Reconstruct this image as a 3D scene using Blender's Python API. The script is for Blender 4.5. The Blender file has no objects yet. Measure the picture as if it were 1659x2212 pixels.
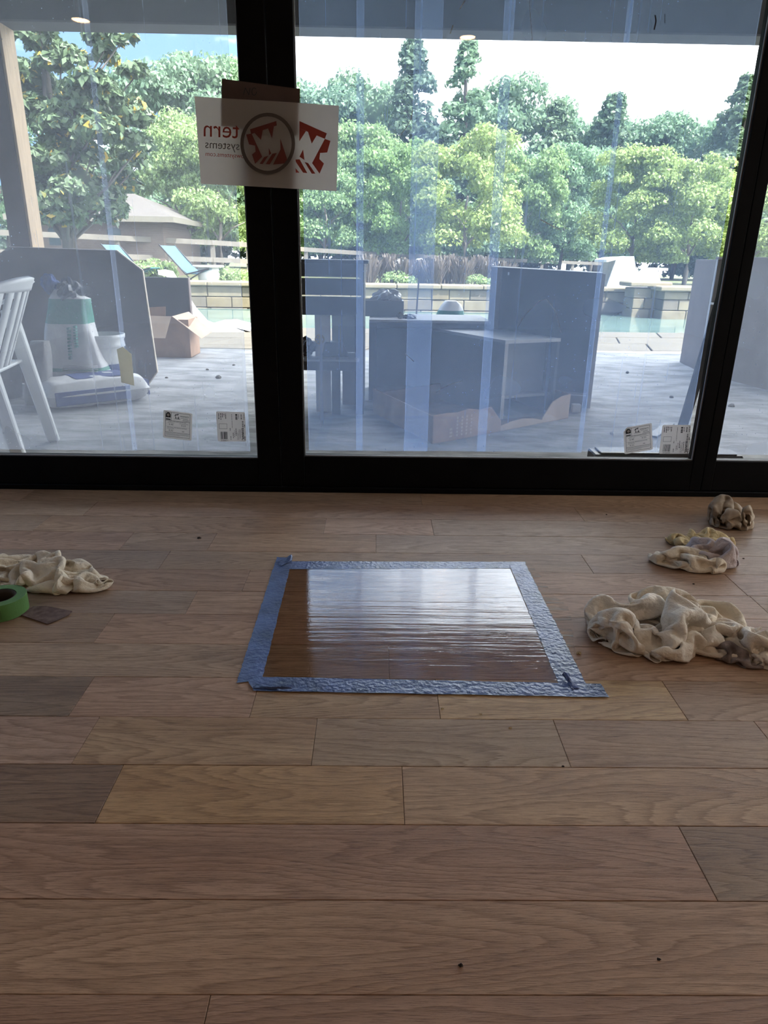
import bpy, math, random
import numpy as np
from mathutils import Vector, Matrix, Euler

random.seed(7)
S = bpy.context.scene
C = S.collection
R = math.radians

# ------------------------------------------------------------------ camera
W, H, FPX = 1659, 2212, 1501.0
PITCH, YAW, ROLL, EYE = R(20.178), R(0.809), R(-0.9), 0.90

def _basis():
    c, s = math.cos(PITCH), math.sin(PITCH)
    f = Vector((0, c, -s)); d = Vector((0, -s, -c)); r = Vector((1, 0, 0))
    Z = Matrix.Rotation(-YAW, 3, 'Z')
    f, d, r = Z @ f, Z @ d, Z @ r
    cr, sr = math.cos(ROLL), math.sin(ROLL)
    return cr * r + sr * d, cr * d - sr * r, f
CR, CD, CF = _basis()
cam = bpy.data.cameras.new('camera')
cam.sensor_fit = 'HORIZONTAL'
cam.sensor_width = 36.0
cam.lens = FPX / W * 36.0
cam.clip_start = 0.05
cam.clip_end = 400
camo = bpy.data.objects.new('camera', cam)
C.objects.link(camo)
m = Matrix((CR, -CD, -CF)).transposed().to_4x4()
m.translation = (0, 0, EYE)
camo.matrix_world = m
S.camera = camo

# ------------------------------------------------------------------ view, world, sun
S.view_settings.view_transform = 'Standard'
S.view_settings.look = 'None'
S.view_settings.gamma = 1.0
S.view_settings.use_curve_mapping = False
S.view_settings.exposure = 3.05
S.cycles.transparent_max_bounces = 16
S.cycles.max_bounces = 5
S.cycles.diffuse_bounces = 3
S.cycles.sample_clamp_indirect = 6.0
S.cycles.adaptive_threshold = 0.05

world = bpy.data.worlds.new('sky')
S.world = world
world.use_nodes = True
wn, wl = world.node_tree.nodes, world.node_tree.links
wn.clear()
w_out = wn.new('ShaderNodeOutputWorld')
w_bg = wn.new('ShaderNodeBackground')
w_bg.inputs['Strength'].default_value = 1.12
w_tc = wn.new('ShaderNodeTexCoord')
w_map = wn.new('ShaderNodeMapping')
w_map.inputs['Scale'].default_value = (1.0, 1.0, 2.2)
w_map.inputs['Location'].default_value = (3.3, 1.9, 0.8)
w_noise = wn.new('ShaderNodeTexNoise')
w_noise.inputs['Scale'].default_value = 3.4
w_noise.inputs['Detail'].default_value = 6
w_noise.inputs['Roughness'].default_value = 0.55
w_ramp = wn.new('ShaderNodeValToRGB')
w_ramp.color_ramp.elements[0].position = 0.36
w_ramp.color_ramp.elements[0].color = (0.075, 0.125, 0.21, 1)
w_ramp.color_ramp.elements[1].position = 0.56
w_ramp.color_ramp.elements[1].color = (0.92, 0.95, 1.0, 1)
wl.new(w_tc.outputs['Generated'], w_map.inputs['Vector'])
wl.new(w_map.outputs['Vector'], w_noise.inputs['Vector'])
w_sep = wn.new('ShaderNodeSeparateXYZ')
w_add = wn.new('ShaderNodeMath'); w_add.operation = 'MULTIPLY_ADD'; w_add.inputs[1].default_value = 0.42
wl.new(w_tc.outputs['Generated'], w_sep.inputs['Vector'])
wl.new(w_sep.outputs['X'], w_add.inputs[0]); wl.new(w_noise.outputs['Fac'], w_add.inputs[2])
wl.new(w_add.outputs[0], w_ramp.inputs['Fac'])
wl.new(w_ramp.outputs['Color'], w_bg.inputs['Color'])
wl.new(w_bg.outputs['Background'], w_out.inputs['Surface'])

sun = bpy.data.lights.new('sun', 'SUN')
sun.energy = 2.4
sun.angle = R(0.6)
sun.color = (1.0, 0.95, 0.86)
suno = bpy.data.objects.new('sun', sun)
suno.rotation_euler = Vector((-0.42, 0.47, -1.0)).to_track_quat('-Z', 'Y').to_euler()
suno.location = (4, -4, 12)
C.objects.link(suno)

# ------------------------------------------------------------------ helpers
def ray(px, py):
    return (CR * (px - W / 2) + CD * (py - H / 2) + CF * FPX)

def at(px, py, Y):
    """point seen at a pixel, standing at distance Y from the camera"""
    r = ray(px, py)
    return Vector((0, 0, EYE)) + r * (Y / r.y)

def gr(px, py, z=0.0):
    """point seen at a pixel, lying on the level z"""
    r = ray(px, py)
    return Vector((0, 0, EYE)) + r * ((z - EYE) / r.z)

class MB:
    def __init__(self):
        self.v, self.f, self.mi, self.cur, self.sm = [], [], [], 0, []
        self.smooth = False
    def add(self, vs, fs):
        b = len(self.v)
        self.v += [tuple(p) for p in vs]
        for f in fs:
            self.f.append([b + i for i in f]); self.mi.append(self.cur); self.sm.append(self.smooth)
        return self
    def box(self, a, b, M=None):
        x0, y0, z0 = a; x1, y1, z1 = b
        vs = [Vector(p) for p in ((x0,y0,z0),(x1,y0,z0),(x1,y1,z0),(x0,y1,z0),(x0,y0,z1),(x1,y0,z1),(x1,y1,z1),(x0,y1,z1))]
        if M is not None: vs = [M @ p for p in vs]
        return self.add(vs, [(0,3,2,1),(4,5,6,7),(0,1,5,4),(1,2,6,5),(2,3,7,6),(3,0,4,7)])
    def hexa(self, bot, top):
        """box from four bottom and four top corners (counter-clockwise from above)"""
        return self.add(list(bot) + list(top), [(3,2,1,0),(4,5,6,7),(0,1,5,4),(1,2,6,5),(2,3,7,6),(3,0,4,7)])
    def prism(self, poly, off):
        """poly: 3d points, extruded by vector off"""
        n = len(poly); off = Vector(off)
        a = [Vector(p) for p in poly]; b = [p + off for p in a]
        fs = [tuple(range(n))[::-1], tuple(range(n, 2 * n))]
        fs += [(i, (i + 1) % n, n + (i + 1) % n, n + i) for i in range(n)]
        return self.add(a + b, fs)
    def tube(self, path, r, n=8, cap=True):
        path = [Vector(p) for p in path]
        rs = r if isinstance(r, (list, tuple)) else [r] * len(path)
        vs, fs = [], []
        up = Vector((0, 0, 1))
        for i, p in enumerate(path):
            t = (path[min(i + 1, len(path) - 1)] - path[max(i - 1, 0)]).normalized()
            a = t.cross(up)
            if a.length < 1e-3: a = t.cross(Vector((1, 0, 0)))
            a.normalize(); b = t.cross(a)
            for k in range(n):
                th = 2 * math.pi * k / n
                vs.append(p + (a * math.cos(th) + b * math.sin(th)) * rs[i])
        for i in range(len(path) - 1):
            for k in range(n):
                fs.append((i*n+k, i*n+(k+1)%n, (i+1)*n+(k+1)%n, (i+1)*n+k))
        if cap:
            fs.append(tuple(range(n))[::-1]); fs.append(tuple(range((len(path)-1)*n, len(path)*n)))
        return self.add(vs, fs)
    def lathe(self, prof, n=24, c=(0,0,0), ang=2*math.pi):
        """prof: list of (radius, z)"""
        vs, fs = [], []
        full = ang >= 2 * math.pi - 1e-6
        m = n if full else n + 1
        for r, z in prof:
            for k in range(m):
                th = ang * k / n
                vs.append((c[0] + r*math.cos(th), c[1] + r*math.sin(th), c[2] + z))
        for i in range(len(prof) - 1):
            for k in range(n):
                fs.append((i*m+k, i*m+(k+1)%m, (i+1)*m+(k+1)%m, (i+1)*m+k))
        return self.add(vs, fs)
    def grid(self, fn, nx, ny):
        vs = [fn(i / nx, j / ny) for j in range(ny + 1) for i in range(nx + 1)]
        fs = [(j*(nx+1)+i, j*(nx+1)+i+1, (j+1)*(nx+1)+i+1, (j+1)*(nx+1)+i) for j in range(ny) for i in range(nx)]
        return self.add(vs, fs)
    def build(self, name, mats, parent=None, bevel=0.0, seg=1, solid=0.0, sub=0):
        me = bpy.data.meshes.new(name)
        me.from_pydata(self.v, [], self.f)
        if not isinstance(mats, (list, tuple)): mats = [mats]
        for mm in mats: me.materials.append(mm)
        for p, i, s in zip(me.polygons, self.mi, self.sm):
            p.material_index = i; p.use_smooth = s
        me.update()
        o = bpy.data.objects.new(name, me)
        C.objects.link(o)
        if parent is not None: o.parent = parent
        if solid: 
            md = o.modifiers.new('solid', 'SOLIDIFY'); md.thickness = solid; md.offset = 0
        if bevel:
            md = o.modifiers.new('bevel', 'BEVEL'); md.width = bevel; md.segments = seg; md.limit_method = 'ANGLE'
        if sub:
            md = o.modifiers.new('sub', 'SUBSURF'); md.levels = sub; md.render_levels = sub
        return o

def empty(name, loc=(0, 0, 0), rz=0.0):
    o = bpy.data.objects.new(name, None)
    o.location = loc; o.rotation_euler = (0, 0, rz); o.empty_display_size = 0.05
    C.objects.link(o)
    return o

def tag(o, label, cat, group=None, kind=None):
    o['label'] = label; o['category'] = cat
    if group: o['group'] = group
    if kind: o['kind'] = kind
    return o

def struct(o, label=None, cat=None):
    o['kind'] = 'structure'
    if label: o['label'] = label
    if cat: o['category'] = cat
    return o

def keep(parent, *obs):
    """parent objects whose meshes are in world coordinates under an empty standing elsewhere"""
    for o in obs:
        o.parent = parent
        o.matrix_parent_inverse = parent.matrix_basis.inverted()
    return parent

def copy_tree(o, parent=None):
    c = o.copy(); C.objects.link(c)
    if parent is not None: c.parent = parent
    for ch in o.children: copy_tree(ch, c)
    return c

# ------------------------------------------------------------------ materials
def newmat(name):
    mt = bpy.data.materials.new(name); mt.use_nodes = True
    nt = mt.node_tree; nt.nodes.clear()
    out = nt.nodes.new('ShaderNodeOutputMaterial')
    return mt, nt.nodes, nt.links, out

def pm(name, col, rough=0.6, var=0.12, scale=8.0, bump=0.0, bscale=60.0, metal=0.0, spec=0.5, coat=0.0, col2=None, stretch=(1,1,1)):
    """principled with noise colour variation and fine relief"""
    mt, n, l, out = newmat(name)
    b = n.new('ShaderNodeBsdfPrincipled')
    b.inputs['Roughness'].default_value = rough
    b.inputs['Metallic'].default_value = metal
    b.inputs['Specular IOR Level'].default_value = spec
    b.inputs['Coat Weight'].default_value = coat
    tc = n.new('ShaderNodeTexCoord'); mp = n.new('ShaderNodeMapping')
    mp.inputs['Scale'].default_value = stretch
    l.new(tc.outputs['Object'], mp.inputs['Vector'])
    nz = n.new('ShaderNodeTexNoise'); nz.inputs['Scale'].default_value = scale; nz.inputs['Detail'].default_value = 5
    l.new(mp.outputs['Vector'], nz.inputs['Vector'])
    rp = n.new('ShaderNodeValToRGB')
    c2 = col2 if col2 else tuple(min(1, c * (1 + var)) for c in col)
    c1 = tuple(c * (1 - var) for c in col) if not col2 else col
    rp.color_ramp.elements[0].position = 0.35; rp.color_ramp.elements[0].color = (*c1, 1)
    rp.color_ramp.elements[1].position = 0.65; rp.color_ramp.elements[1].color = (*c2, 1)
    l.new(nz.outputs['Fac'], rp.inputs['Fac']); l.new(rp.outputs['Color'], b.inputs['Base Color'])
    if bump:
        nb = n.new('ShaderNodeTexNoise'); nb.inputs['Scale'].default_value = bscale; nb.inputs['Detail'].default_value = 4
        l.new(mp.outputs['Vector'], nb.inputs['Vector'])
        bp = n.new('ShaderNodeBump'); bp.inputs['Strength'].default_value = bump; bp.inputs['Distance'].default_value = 0.01
        l.new(nb.outputs['Fac'], bp.inputs['Height']); l.new(bp.outputs['Normal'], b.inputs['Normal'])
    l.new(b.outputs['BSDF'], out.inputs['Surface'])
    return mt

def oak_mat():
    mt, n, l, out = newmat('raw_oak')
    b = n.new('ShaderNodeBsdfPrincipled')
    b.inputs['Specular IOR Level'].default_value = 0.35
    tc = n.new('ShaderNodeTexCoord'); oi = n.new('ShaderNodeObjectInfo')
    off = n.new('ShaderNodeVectorMath'); off.operation = 'MULTIPLY_ADD'
    cmb = n.new('ShaderNodeCombineXYZ')
    for k in range(3): l.new(oi.outputs['Random'], cmb.inputs[k])
    l.new(cmb.outputs['Vector'], off.inputs[0]); off.inputs[1].default_value = (37.0, 11.3, 23.0)
    l.new(tc.outputs['Object'], off.inputs[2])
    def noise(scale, st, detail=4, rough=0.55):
        mp = n.new('ShaderNodeMapping'); mp.inputs['Scale'].default_value = st
        l.new(off.outputs['Vector'], mp.inputs['Vector'])
        nz = n.new('ShaderNodeTexNoise'); nz.inputs['Scale'].default_value = scale
        nz.inputs['Detail'].default_value = detail; nz.inputs['Roughness'].default_value = rough
        l.new(mp.outputs['Vector'], nz.inputs['Vector'])
        return nz
    # growth rings: contour lines of a slowly varying stretched field -> cathedral figure
    field = noise(1.0, (1.1, 8.0, 1.0), 1.5, 0.4)
    mul = n.new('ShaderNodeMath'); mul.operation = 'MULTIPLY'; mul.inputs[1].default_value = 24.0
    l.new(field.outputs['Fac'], mul.inputs[0])
    wob = noise(5.0, (2.0, 30.0, 1.0), 3)
    add = n.new('ShaderNodeMath'); add.operation = 'MULTIPLY_ADD'; add.inputs[1].default_value = 0.9
    l.new(wob.outputs['Fac'], add.inputs[0]); l.new(mul.outputs[0], add.inputs[2])
    frc = n.new('ShaderNodeMath'); frc.operation = 'FRACT'
    l.new(add.outputs[0], frc.inputs[0])
    rr = n.new('ShaderNodeValToRGB')
    rr.color_ramp.elements[0].position = 0.0; rr.color_ramp.elements[0].color = (1, 1, 1, 1)
    e = rr.color_ramp.elements.new(0.62); e.color = (0.86, 0.84, 0.82, 1)
    e = rr.color_ramp.elements.new(0.90); e.color = (0.62, 0.57, 0.53, 1)
    rr.color_ramp.elements[-1].position = 1.0; rr.color_ramp.elements[-1].color = (0.95, 0.94, 0.93, 1)
    l.new(frc.outputs[0], rr.inputs['Fac'])
    # fine pores
    pore = noise(9.0, (3.0, 85.0, 10.0), 3, 0.7)
    pr = n.new('ShaderNodeValToRGB')
    pr.color_ramp.elements[0].position = 0.33; pr.color_ramp.elements[0].color = (0.44, 0.40, 0.38, 1)
    pr.color_ramp.elements[1].position = 0.52; pr.color_ramp.elements[1].color = (1, 1, 1, 1)
    l.new(pore.outputs['Fac'], pr.inputs['Fac'])
    # broad tone
    tone = noise(1.6, (1.0, 6.0, 1.0), 3)
    tr = n.new('ShaderNodeValToRGB')
    tr.color_ramp.elements[0].position = 0.3; tr.color_ramp.elements[0].color = (0.80, 0.72, 0.66, 1)
    tr.color_ramp.elements[1].position = 0.7; tr.color_ramp.elements[1].color = (1.1, 1.1, 1.08, 1)
    l.new(tone.outputs['Fac'], tr.inputs['Fac'])
    # grey dirt smudges and knots
    dirt = noise(2.3, (1.6, 3.5, 1.0), 6, 0.65)
    dr = n.new('ShaderNodeValToRGB')
    dr.color_ramp.elements[0].position = 0.24; dr.color_ramp.elements[0].color = (0.5, 0.5, 0.52, 1)
    dr.color_ramp.elements[1].position = 0.40; dr.color_ramp.elements[1].color = (1, 1, 1, 1)
    l.new(dirt.outputs['Fac'], dr.inputs['Fac'])
    cur = oi.outputs['Color']
    for r_, f_ in ((rr, 0.85), (pr, 0.9), (tr, 1.0), (dr, 0.7)):
        mx = n.new('ShaderNodeMix'); mx.data_type = 'RGBA'; mx.blend_type = 'MULTIPLY'
        mx.inputs['Factor'].default_value = f_
        l.new(cur, mx.inputs['A']); l.new(r_.outputs['Color'], mx.inputs['B'])
        cur = mx.outputs['Result']
    l.new(cur, b.inputs['Base Color'])
    ro = n.new('ShaderNodeMapRange'); ro.inputs['To Min'].default_value = 0.42; ro.inputs['To Max'].default_value = 0.62
    l.new(tone.outputs['Fac'], ro.inputs['Value']); l.new(ro.outputs['Result'], b.inputs['Roughness'])
    bp = n.new('ShaderNodeBump'); bp.inputs['Strength'].default_value = 0.25; bp.inputs['Distance'].default_value = 0.002
    l.new(pr.outputs['Color'], bp.inputs['Height'])
    bp2 = n.new('ShaderNodeBump'); bp2.inputs['Strength'].default_value = 0.2; bp2.inputs['Distance'].default_value = 0.003
    l.new(rr.outputs['Color'], bp2.inputs['Height']); l.new(bp.outputs['Normal'], bp2.inputs['Normal'])
    l.new(bp2.outputs['Normal'], b.inputs['Normal'])
    l.new(b.outputs['BSDF'], out.inputs['Surface'])
    return mt

def schlick(n, l, f0, normal=None):
    """two-sided Fresnel weight"""
    lw = n.new('ShaderNodeLayerWeight'); lw.inputs['Blend'].default_value = 0.5
    if normal: l.new(normal, lw.inputs['Normal'])
    p = n.new('ShaderNodeMath'); p.operation = 'POWER'; p.inputs[1].default_value = 5.0
    l.new(lw.outputs['Facing'], p.inputs[0])
    m_ = n.new('ShaderNodeMath'); m_.operation = 'MULTIPLY_ADD'; m_.inputs[1].default_value = 1 - f0; m_.inputs[2].default_value = f0
    l.new(p.outputs[0], m_.inputs[0])
    return m_.outputs[0]

def glass_mat():
    mt, n, l, out = newmat('window_glass')
    fr = schlick(n, l, 0.04)
    tr = n.new('ShaderNodeBsdfTransparent'); tr.inputs['Color'].default_value = (0.96, 0.975, 0.97, 1)
    gl = n.new('ShaderNodeBsdfGlossy'); gl.inputs['Roughness'].default_value = 0.0
    gl.inputs['Color'].default_value = (0.9, 0.92, 0.95, 1)
    mx = n.new('ShaderNodeMixShader')
    l.new(fr, mx.inputs['Fac']); l.new(tr.outputs['BSDF'], mx.inputs[1]); l.new(gl.outputs['BSDF'], mx.inputs[2])
    l.new(mx.outputs['Shader'], out.inputs['Surface'])
    return mt

def film_mat(name, col, dens):
    """scratched, dusty translucent protective film"""
    mt, n, l, out = newmat(name)
    tr = n.new('ShaderNodeBsdfTransparent'); tr.inputs['Color'].default_value = (0.95, 0.97, 1.0, 1)
    tl = n.new('ShaderNodeBsdfTranslucent'); tl.inputs['Color'].default_value = (*col, 1)
    df = n.new('ShaderNodeBsdfDiffuse'); df.inputs['Color'].default_value = (*col, 1)
    sc = n.new('ShaderNodeMixShader'); sc.inputs['Fac'].default_value = 0.12
    l.new(tl.outputs['BSDF'], sc.inputs[1]); l.new(df.outputs['BSDF'], sc.inputs[2])
    tc = n.new('ShaderNodeTexCoord')
    def noise(scale, st, detail=4, rough=0.6):
        mp = n.new('ShaderNodeMapping'); mp.inputs['Scale'].default_value = st
        l.new(tc.outputs['Object'], mp.inputs['Vector'])
        nz = n.new('ShaderNodeTexNoise'); nz.inputs['Scale'].default_value = scale
        nz.inputs['Detail'].default_value = detail; nz.inputs['Roughness'].default_value = rough
        l.new(mp.outputs['Vector'], nz.inputs['Vector'])
        return nz
    blot = noise(3.0, (1, 1, 1), 2)
    strk = noise(55.0, (1, 1, 0.012), 1)
    mr = n.new('ShaderNodeMapRange'); mr.inputs['From Min'].default_value = 0.3; mr.inputs['From Max'].default_value = 0.7
    mr.inputs['To Min'].default_value = dens * 0.88; mr.inputs['To Max'].default_value = dens * 1.14
    l.new(blot.outputs['Fac'], mr.inputs['Value'])
    ms = n.new('ShaderNodeMapRange'); ms.inputs['From Min'].default_value = 0.62; ms.inputs['From Max'].default_value = 0.75
    ms.inputs['To Min'].default_value = 0.0; ms.inputs['To Max'].default_value = 0.05
    l.new(strk.outputs['Fac'], ms.inputs['Value'])
    vor = n.new('ShaderNodeTexVoronoi'); vor.inputs['Scale'].default_value = 60.0
    l.new(tc.outputs['Object'], vor.inputs['Vector'])
    dt = n.new('ShaderNodeMapRange'); dt.inputs['From Min'].default_value = 0.10; dt.inputs['From Max'].default_value = 0.04
    dt.inputs['To Min'].default_value = 0.0; dt.inputs['To Max'].default_value = 0.45
    l.new(vor.outputs['Distance'], dt.inputs['Value'])
    gate = blot
    gm = n.new('ShaderNodeMapRange'); gm.inputs['From Min'].default_value = 0.52; gm.inputs['From Max'].default_value = 0.62
    l.new(gate.outputs['Fac'], gm.inputs['Value'])
    dm = n.new('ShaderNodeMath'); dm.operation = 'MULTIPLY'
    l.new(dt.outputs['Result'], dm.inputs[0]); l.new(gm.outputs['Result'], dm.inputs[1])
    a1 = n.new('ShaderNodeMath'); a1.operation = 'ADD'
    l.new(mr.outputs['Result'], a1.inputs[0]); l.new(ms.outputs['Result'], a1.inputs[1])
    a2 = n.new('ShaderNodeMath'); a2.operation = 'ADD'; a2.use_clamp = True
    l.new(a1.outputs[0], a2.inputs[0]); l.new(dm.outputs[0], a2.inputs[1])
    mx = n.new('ShaderNodeMixShader')
    l.new(a2.outputs[0], mx.inputs['Fac']); l.new(tr.outputs['BSDF'], mx.inputs[1]); l.new(sc.outputs['Shader'], mx.inputs[2])
    l.new(mx.outputs['Shader'], out.inputs['Surface'])
    return mt

def film_edge_mat():
    mt, n, l, out = newmat('film_edge')
    tr = n.new('ShaderNodeBsdfTransparent'); tl = n.new('ShaderNodeBsdfTranslucent'); tl.inputs['Color'].default_value = (0.62, 0.74, 1.0, 1)
    mx = n.new('ShaderNodeMixShader'); mx.inputs['Fac'].default_value = 0.24
    l.new(tr.outputs['BSDF'], mx.inputs[1]); l.new(tl.outputs['BSDF'], mx.inputs[2]); l.new(mx.outputs['Shader'], out.inputs['Surface'])
    return mt

def varnish_mat():
    mt, n, l, out = newmat('wet_varnish')
    tr = n.new('ShaderNodeBsdfTransparent'); tr.inputs['Color'].default_value = (0.78, 0.68, 0.58, 1)
    gl = n.new('ShaderNodeBsdfGlossy'); gl.inputs['Roughness'].default_value = 0.05
    gl.inputs['Color'].default_value = (1, 1, 1, 1)
    tc = n.new('ShaderNodeTexCoord')
    def noise(scale, st, detail=3):
        mp = n.new('ShaderNodeMapping'); mp.inputs['Scale'].default_value = st
        l.new(tc.outputs['Object'], mp.inputs['Vector'])
        nz = n.new('ShaderNodeTexNoise'); nz.inputs['Scale'].default_value = scale; nz.inputs['Detail'].default_value = detail
        l.new(mp.outputs['Vector'], nz.inputs['Vector'])
        return nz
    n1 = noise(1.0, (2.2, 42.0, 1.0), 2)
    n2 = noise(1.0, (10.0, 160.0, 1.0), 3)
    n3 = noise(260.0, (1, 1, 1), 1)
    bp = n.new('ShaderNodeBump'); bp.inputs['Strength'].default_value = 0.5; bp.inputs['Distance'].default_value = 0.0015
    l.new(n1.outputs['Fac'], bp.inputs['Height'])
    bp2 = n.new('ShaderNodeBump'); bp2.inputs['Strength'].default_value = 0.5; bp2.inputs['Distance'].default_value = 0.0004
    l.new(n2.outputs['Fac'], bp2.inputs['Height']); l.new(bp.outputs['Normal'], bp2.inputs['Normal'])
    bp3 = n.new('ShaderNodeBump'); bp3.inputs['Strength'].default_value = 0.25; bp3.inputs['Distance'].default_value = 0.0003
    l.new(n3.outputs['Fac'], bp3.inputs['Height']); l.new(bp2.outputs['Normal'], bp3.inputs['Normal'])
    l.new(bp3.outputs['Normal'], gl.inputs['Normal'])
    fr = schlick(n, l, 0.14, bp3.outputs['Normal'])
    mx = n.new('ShaderNodeMixShader')
    l.new(fr, mx.inputs['Fac']); l.new(tr.outputs['BSDF'], mx.inputs[1]); l.new(gl.outputs['BSDF'], mx.inputs[2])
    l.new(mx.outputs['Shader'], out.inputs['Surface'])
    return mt

def tape_mat():
    mt, n, l, out = newmat('blue_masking_tape')
    b = n.new('ShaderNodeBsdfPrincipled')
    b.inputs['Base Color'].default_value = (0.06, 0.10, 0.28, 1)
    b.inputs['Coat Weight'].default_value = 0.6; b.inputs['Coat Roughness'].default_value = 0.08
    b.inputs['Roughness'].default_value = 0.45
    tc = n.new('ShaderNodeTexCoord')
    nz = n.new('ShaderNodeTexNoise'); nz.inputs['Scale'].default_value = 95; nz.inputs['Detail'].default_value = 3
    l.new(tc.outputs['Object'], nz.inputs['Vector'])
    n2 = n.new('ShaderNodeTexNoise'); n2.inputs['Scale'].default_value = 14; n2.inputs['Detail'].default_value = 3
    l.new(tc.outputs['Object'], n2.inputs['Vector'])
    cr = n.new('ShaderNodeValToRGB')
    cr.color_ramp.elements[0].position = 0.3; cr.color_ramp.elements[0].color = (0.03, 0.055, 0.15, 1)
    cr.color_ramp.elements[1].position = 0.7; cr.color_ramp.elements[1].color = (0.075, 0.12, 0.33, 1)
    l.new(n2.outputs['Fac'], cr.inputs['Fac']); l.new(cr.outputs['Color'], b.inputs['Base Color'])
    bp = n.new('ShaderNodeBump'); bp.inputs['Strength'].default_value = 1.0; bp.inputs['Distance'].default_value = 0.0025
    l.new(nz.outputs['Fac'], bp.inputs['Height'])
    l.new(bp.outputs['Normal'], b.inputs['Normal']); l.new(bp.outputs['Normal'], b.inputs['Coat Normal'])
    l.new(b.outputs['BSDF'], out.inputs['Surface'])
    return mt

def paper_mat(name, col, fac=0.45):
    mt, n, l, out = newmat(name)
    d = n.new('ShaderNodeBsdfDiffuse'); t = n.new('ShaderNodeBsdfTranslucent')
    tc = n.new('ShaderNodeTexCoord'); nz = n.new('ShaderNodeTexNoise'); nz.inputs['Scale'].default_value = 30
    l.new(tc.outputs['Object'], nz.inputs['Vector'])
    rp = n.new('ShaderNodeValToRGB')
    rp.color_ramp.elements[0].color = (*[c * 0.93 for c in col], 1); rp.color_ramp.elements[1].color = (*col, 1)
    l.new(nz.outputs['Fac'], rp.inputs['Fac'])
    l.new(rp.outputs['Color'], d.inputs['Color']); l.new(rp.outputs['Color'], t.inputs['Color'])
    mx = n.new('ShaderNodeMixShader'); mx.inputs['Fac'].default_value = fac
    l.new(d.outputs['BSDF'], mx.inputs[1]); l.new(t.outputs['BSDF'], mx.inputs[2])
    l.new(mx.outputs['Shader'], out.inputs['Surface'])
    return mt

def leaf_mat(name, tint, trans=0.35, yellow=0.0):
    mt, n, l, out = newmat(name)
    d = n.new('ShaderNodeBsdfPrincipled'); d.inputs['Roughness'].default_value = 0.5
    t = n.new('ShaderNodeBsdfTranslucent')
    ge = n.new('ShaderNodeNewGeometry')
    rp = n.new('ShaderNodeValToRGB')
    rp.color_ramp.elements[0].color = (*[c * 0.55 for c in tint], 1)
    rp.color_ramp.elements[1].color = (*[c * 1.35 for c in tint], 1)
    if yellow:
        e = rp.color_ramp.elements.new(1.0 - yellow); e.color = (*[c * 1.3 for c in tint], 1)
        rp.color_ramp.elements[-1].position = 1.0 - yellow + 0.004; rp.color_ramp.elements[-1].color = (0.55, 0.38, 0.06, 1)
    l.new(ge.outputs['Random Per Island'], rp.inputs['Fac'])
    oi = n.new('ShaderNodeObjectInfo')
    mx0 = n.new('ShaderNodeMix'); mx0.data_type = 'RGBA'; mx0.blend_type = 'MULTIPLY'; mx0.inputs['Factor'].default_value = 1.0
    l.new(rp.outputs['Color'], mx0.inputs['A']); l.new(oi.outputs['Color'], mx0.inputs['B'])
    l.new(mx0.outputs['Result'], d.inputs['Base Color']); l.new(mx0.outputs['Result'], t.inputs['Color'])
    mx = n.new('ShaderNodeMixShader'); mx.inputs['Fac'].default_value = trans
    l.new(d.outputs['BSDF'], mx.inputs[1]); l.new(t.outputs['BSDF'], mx.inputs[2])
    l.new(mx.outputs['Shader'], out.inputs['Surface'])
    return mt

def emit_mat(name, col, st):
    mt, n, l, out = newmat(name)
    e = n.new('ShaderNodeEmission'); e.inputs['Color'].default_value = (*col, 1); e.inputs['Strength'].default_value = st
    l.new(e.outputs['Emission'], out.inputs['Surface'])
    return mt

def brick_mat(name, c1, c2, mortar, scale):
    mt, n, l, out = newmat(name)
    b = n.new('ShaderNodeBsdfPrincipled'); b.inputs['Roughness'].default_value = 0.85
    tc = n.new('ShaderNodeTexCoord'); mp = n.new('ShaderNodeMapping'); mp.inputs['Rotation'].default_value = (R(90), 0, 0)
    br = n.new('ShaderNodeTexBrick'); br.inputs['Scale'].default_value = scale
    br.inputs['Color1'].default_value = (*c1, 1); br.inputs['Color2'].default_value = (*c2, 1); br.inputs['Mortar'].default_value = (*mortar, 1)
    l.new(tc.outputs['Object'], mp.inputs['Vector']); l.new(mp.outputs['Vector'], br.inputs['Vector'])
    l.new(br.outputs['Color'], b.inputs['Base Color']); l.new(b.outputs['BSDF'], out.inputs['Surface'])
    return mt

M = {}
M['oak'] = oak_mat()
M['glass'] = glass_mat()
M['film_blue'] = film_mat('blue_film', (0.50, 0.66, 1.0), 0.28)
M['film_grey'] = film_mat('grey_film', (0.74, 0.81, 1.0), 0.25)
M['varnish'] = varnish_mat()
M['tape'] = tape_mat()
M['frame'] = pm('black_aluminium', (0.0025, 0.0025, 0.003), 0.5, 0.2, 20, 0.05, 200, spec=0.12)
M['wall'] = pm('white_plaster', (0.62, 0.60, 0.57), 0.9, 0.04, 4, 0.1, 90)
M['ceil'] = pm('ceiling_paint', (0.65, 0.63, 0.60), 0.9, 0.03, 4)
M['subfloor'] = pm('subfloor_wood', (0.30, 0.21, 0.14), 0.7, 0.15, 5)
M['soffit'] = pm('soffit_paint', (0.080, 0.080, 0.084), 0.8, 0.1, 6, 0.1, 40)
M['stucco'] = pm('house_stucco', (0.5, 0.46, 0.40), 0.9, 0.1, 6, 0.3, 60)
M['concrete'] = pm('patio_concrete', (0.19, 0.186, 0.18), 0.85, 0.16, 5.0, 1.0, 14, col2=(0.38, 0.37, 0.355), stretch=(0.8, 1.6, 1))
M['flag'] = pm('pool_deck_stone', (0.088, 0.076, 0.058), 0.85, 0.12, 2.2, 0.3, 30)
M['joint'] = pm('stone_joint', (0.090, 0.077, 0.062), 0.9, 0.1)
M['stone_a'] = pm('limestone_cream', (0.186, 0.162, 0.114), 0.9, 0.16, 5, 0.5, 20)
M['stone_b'] = pm('limestone_grey', (0.126, 0.111, 0.087), 0.9, 0.16, 5, 0.5, 20)
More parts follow.
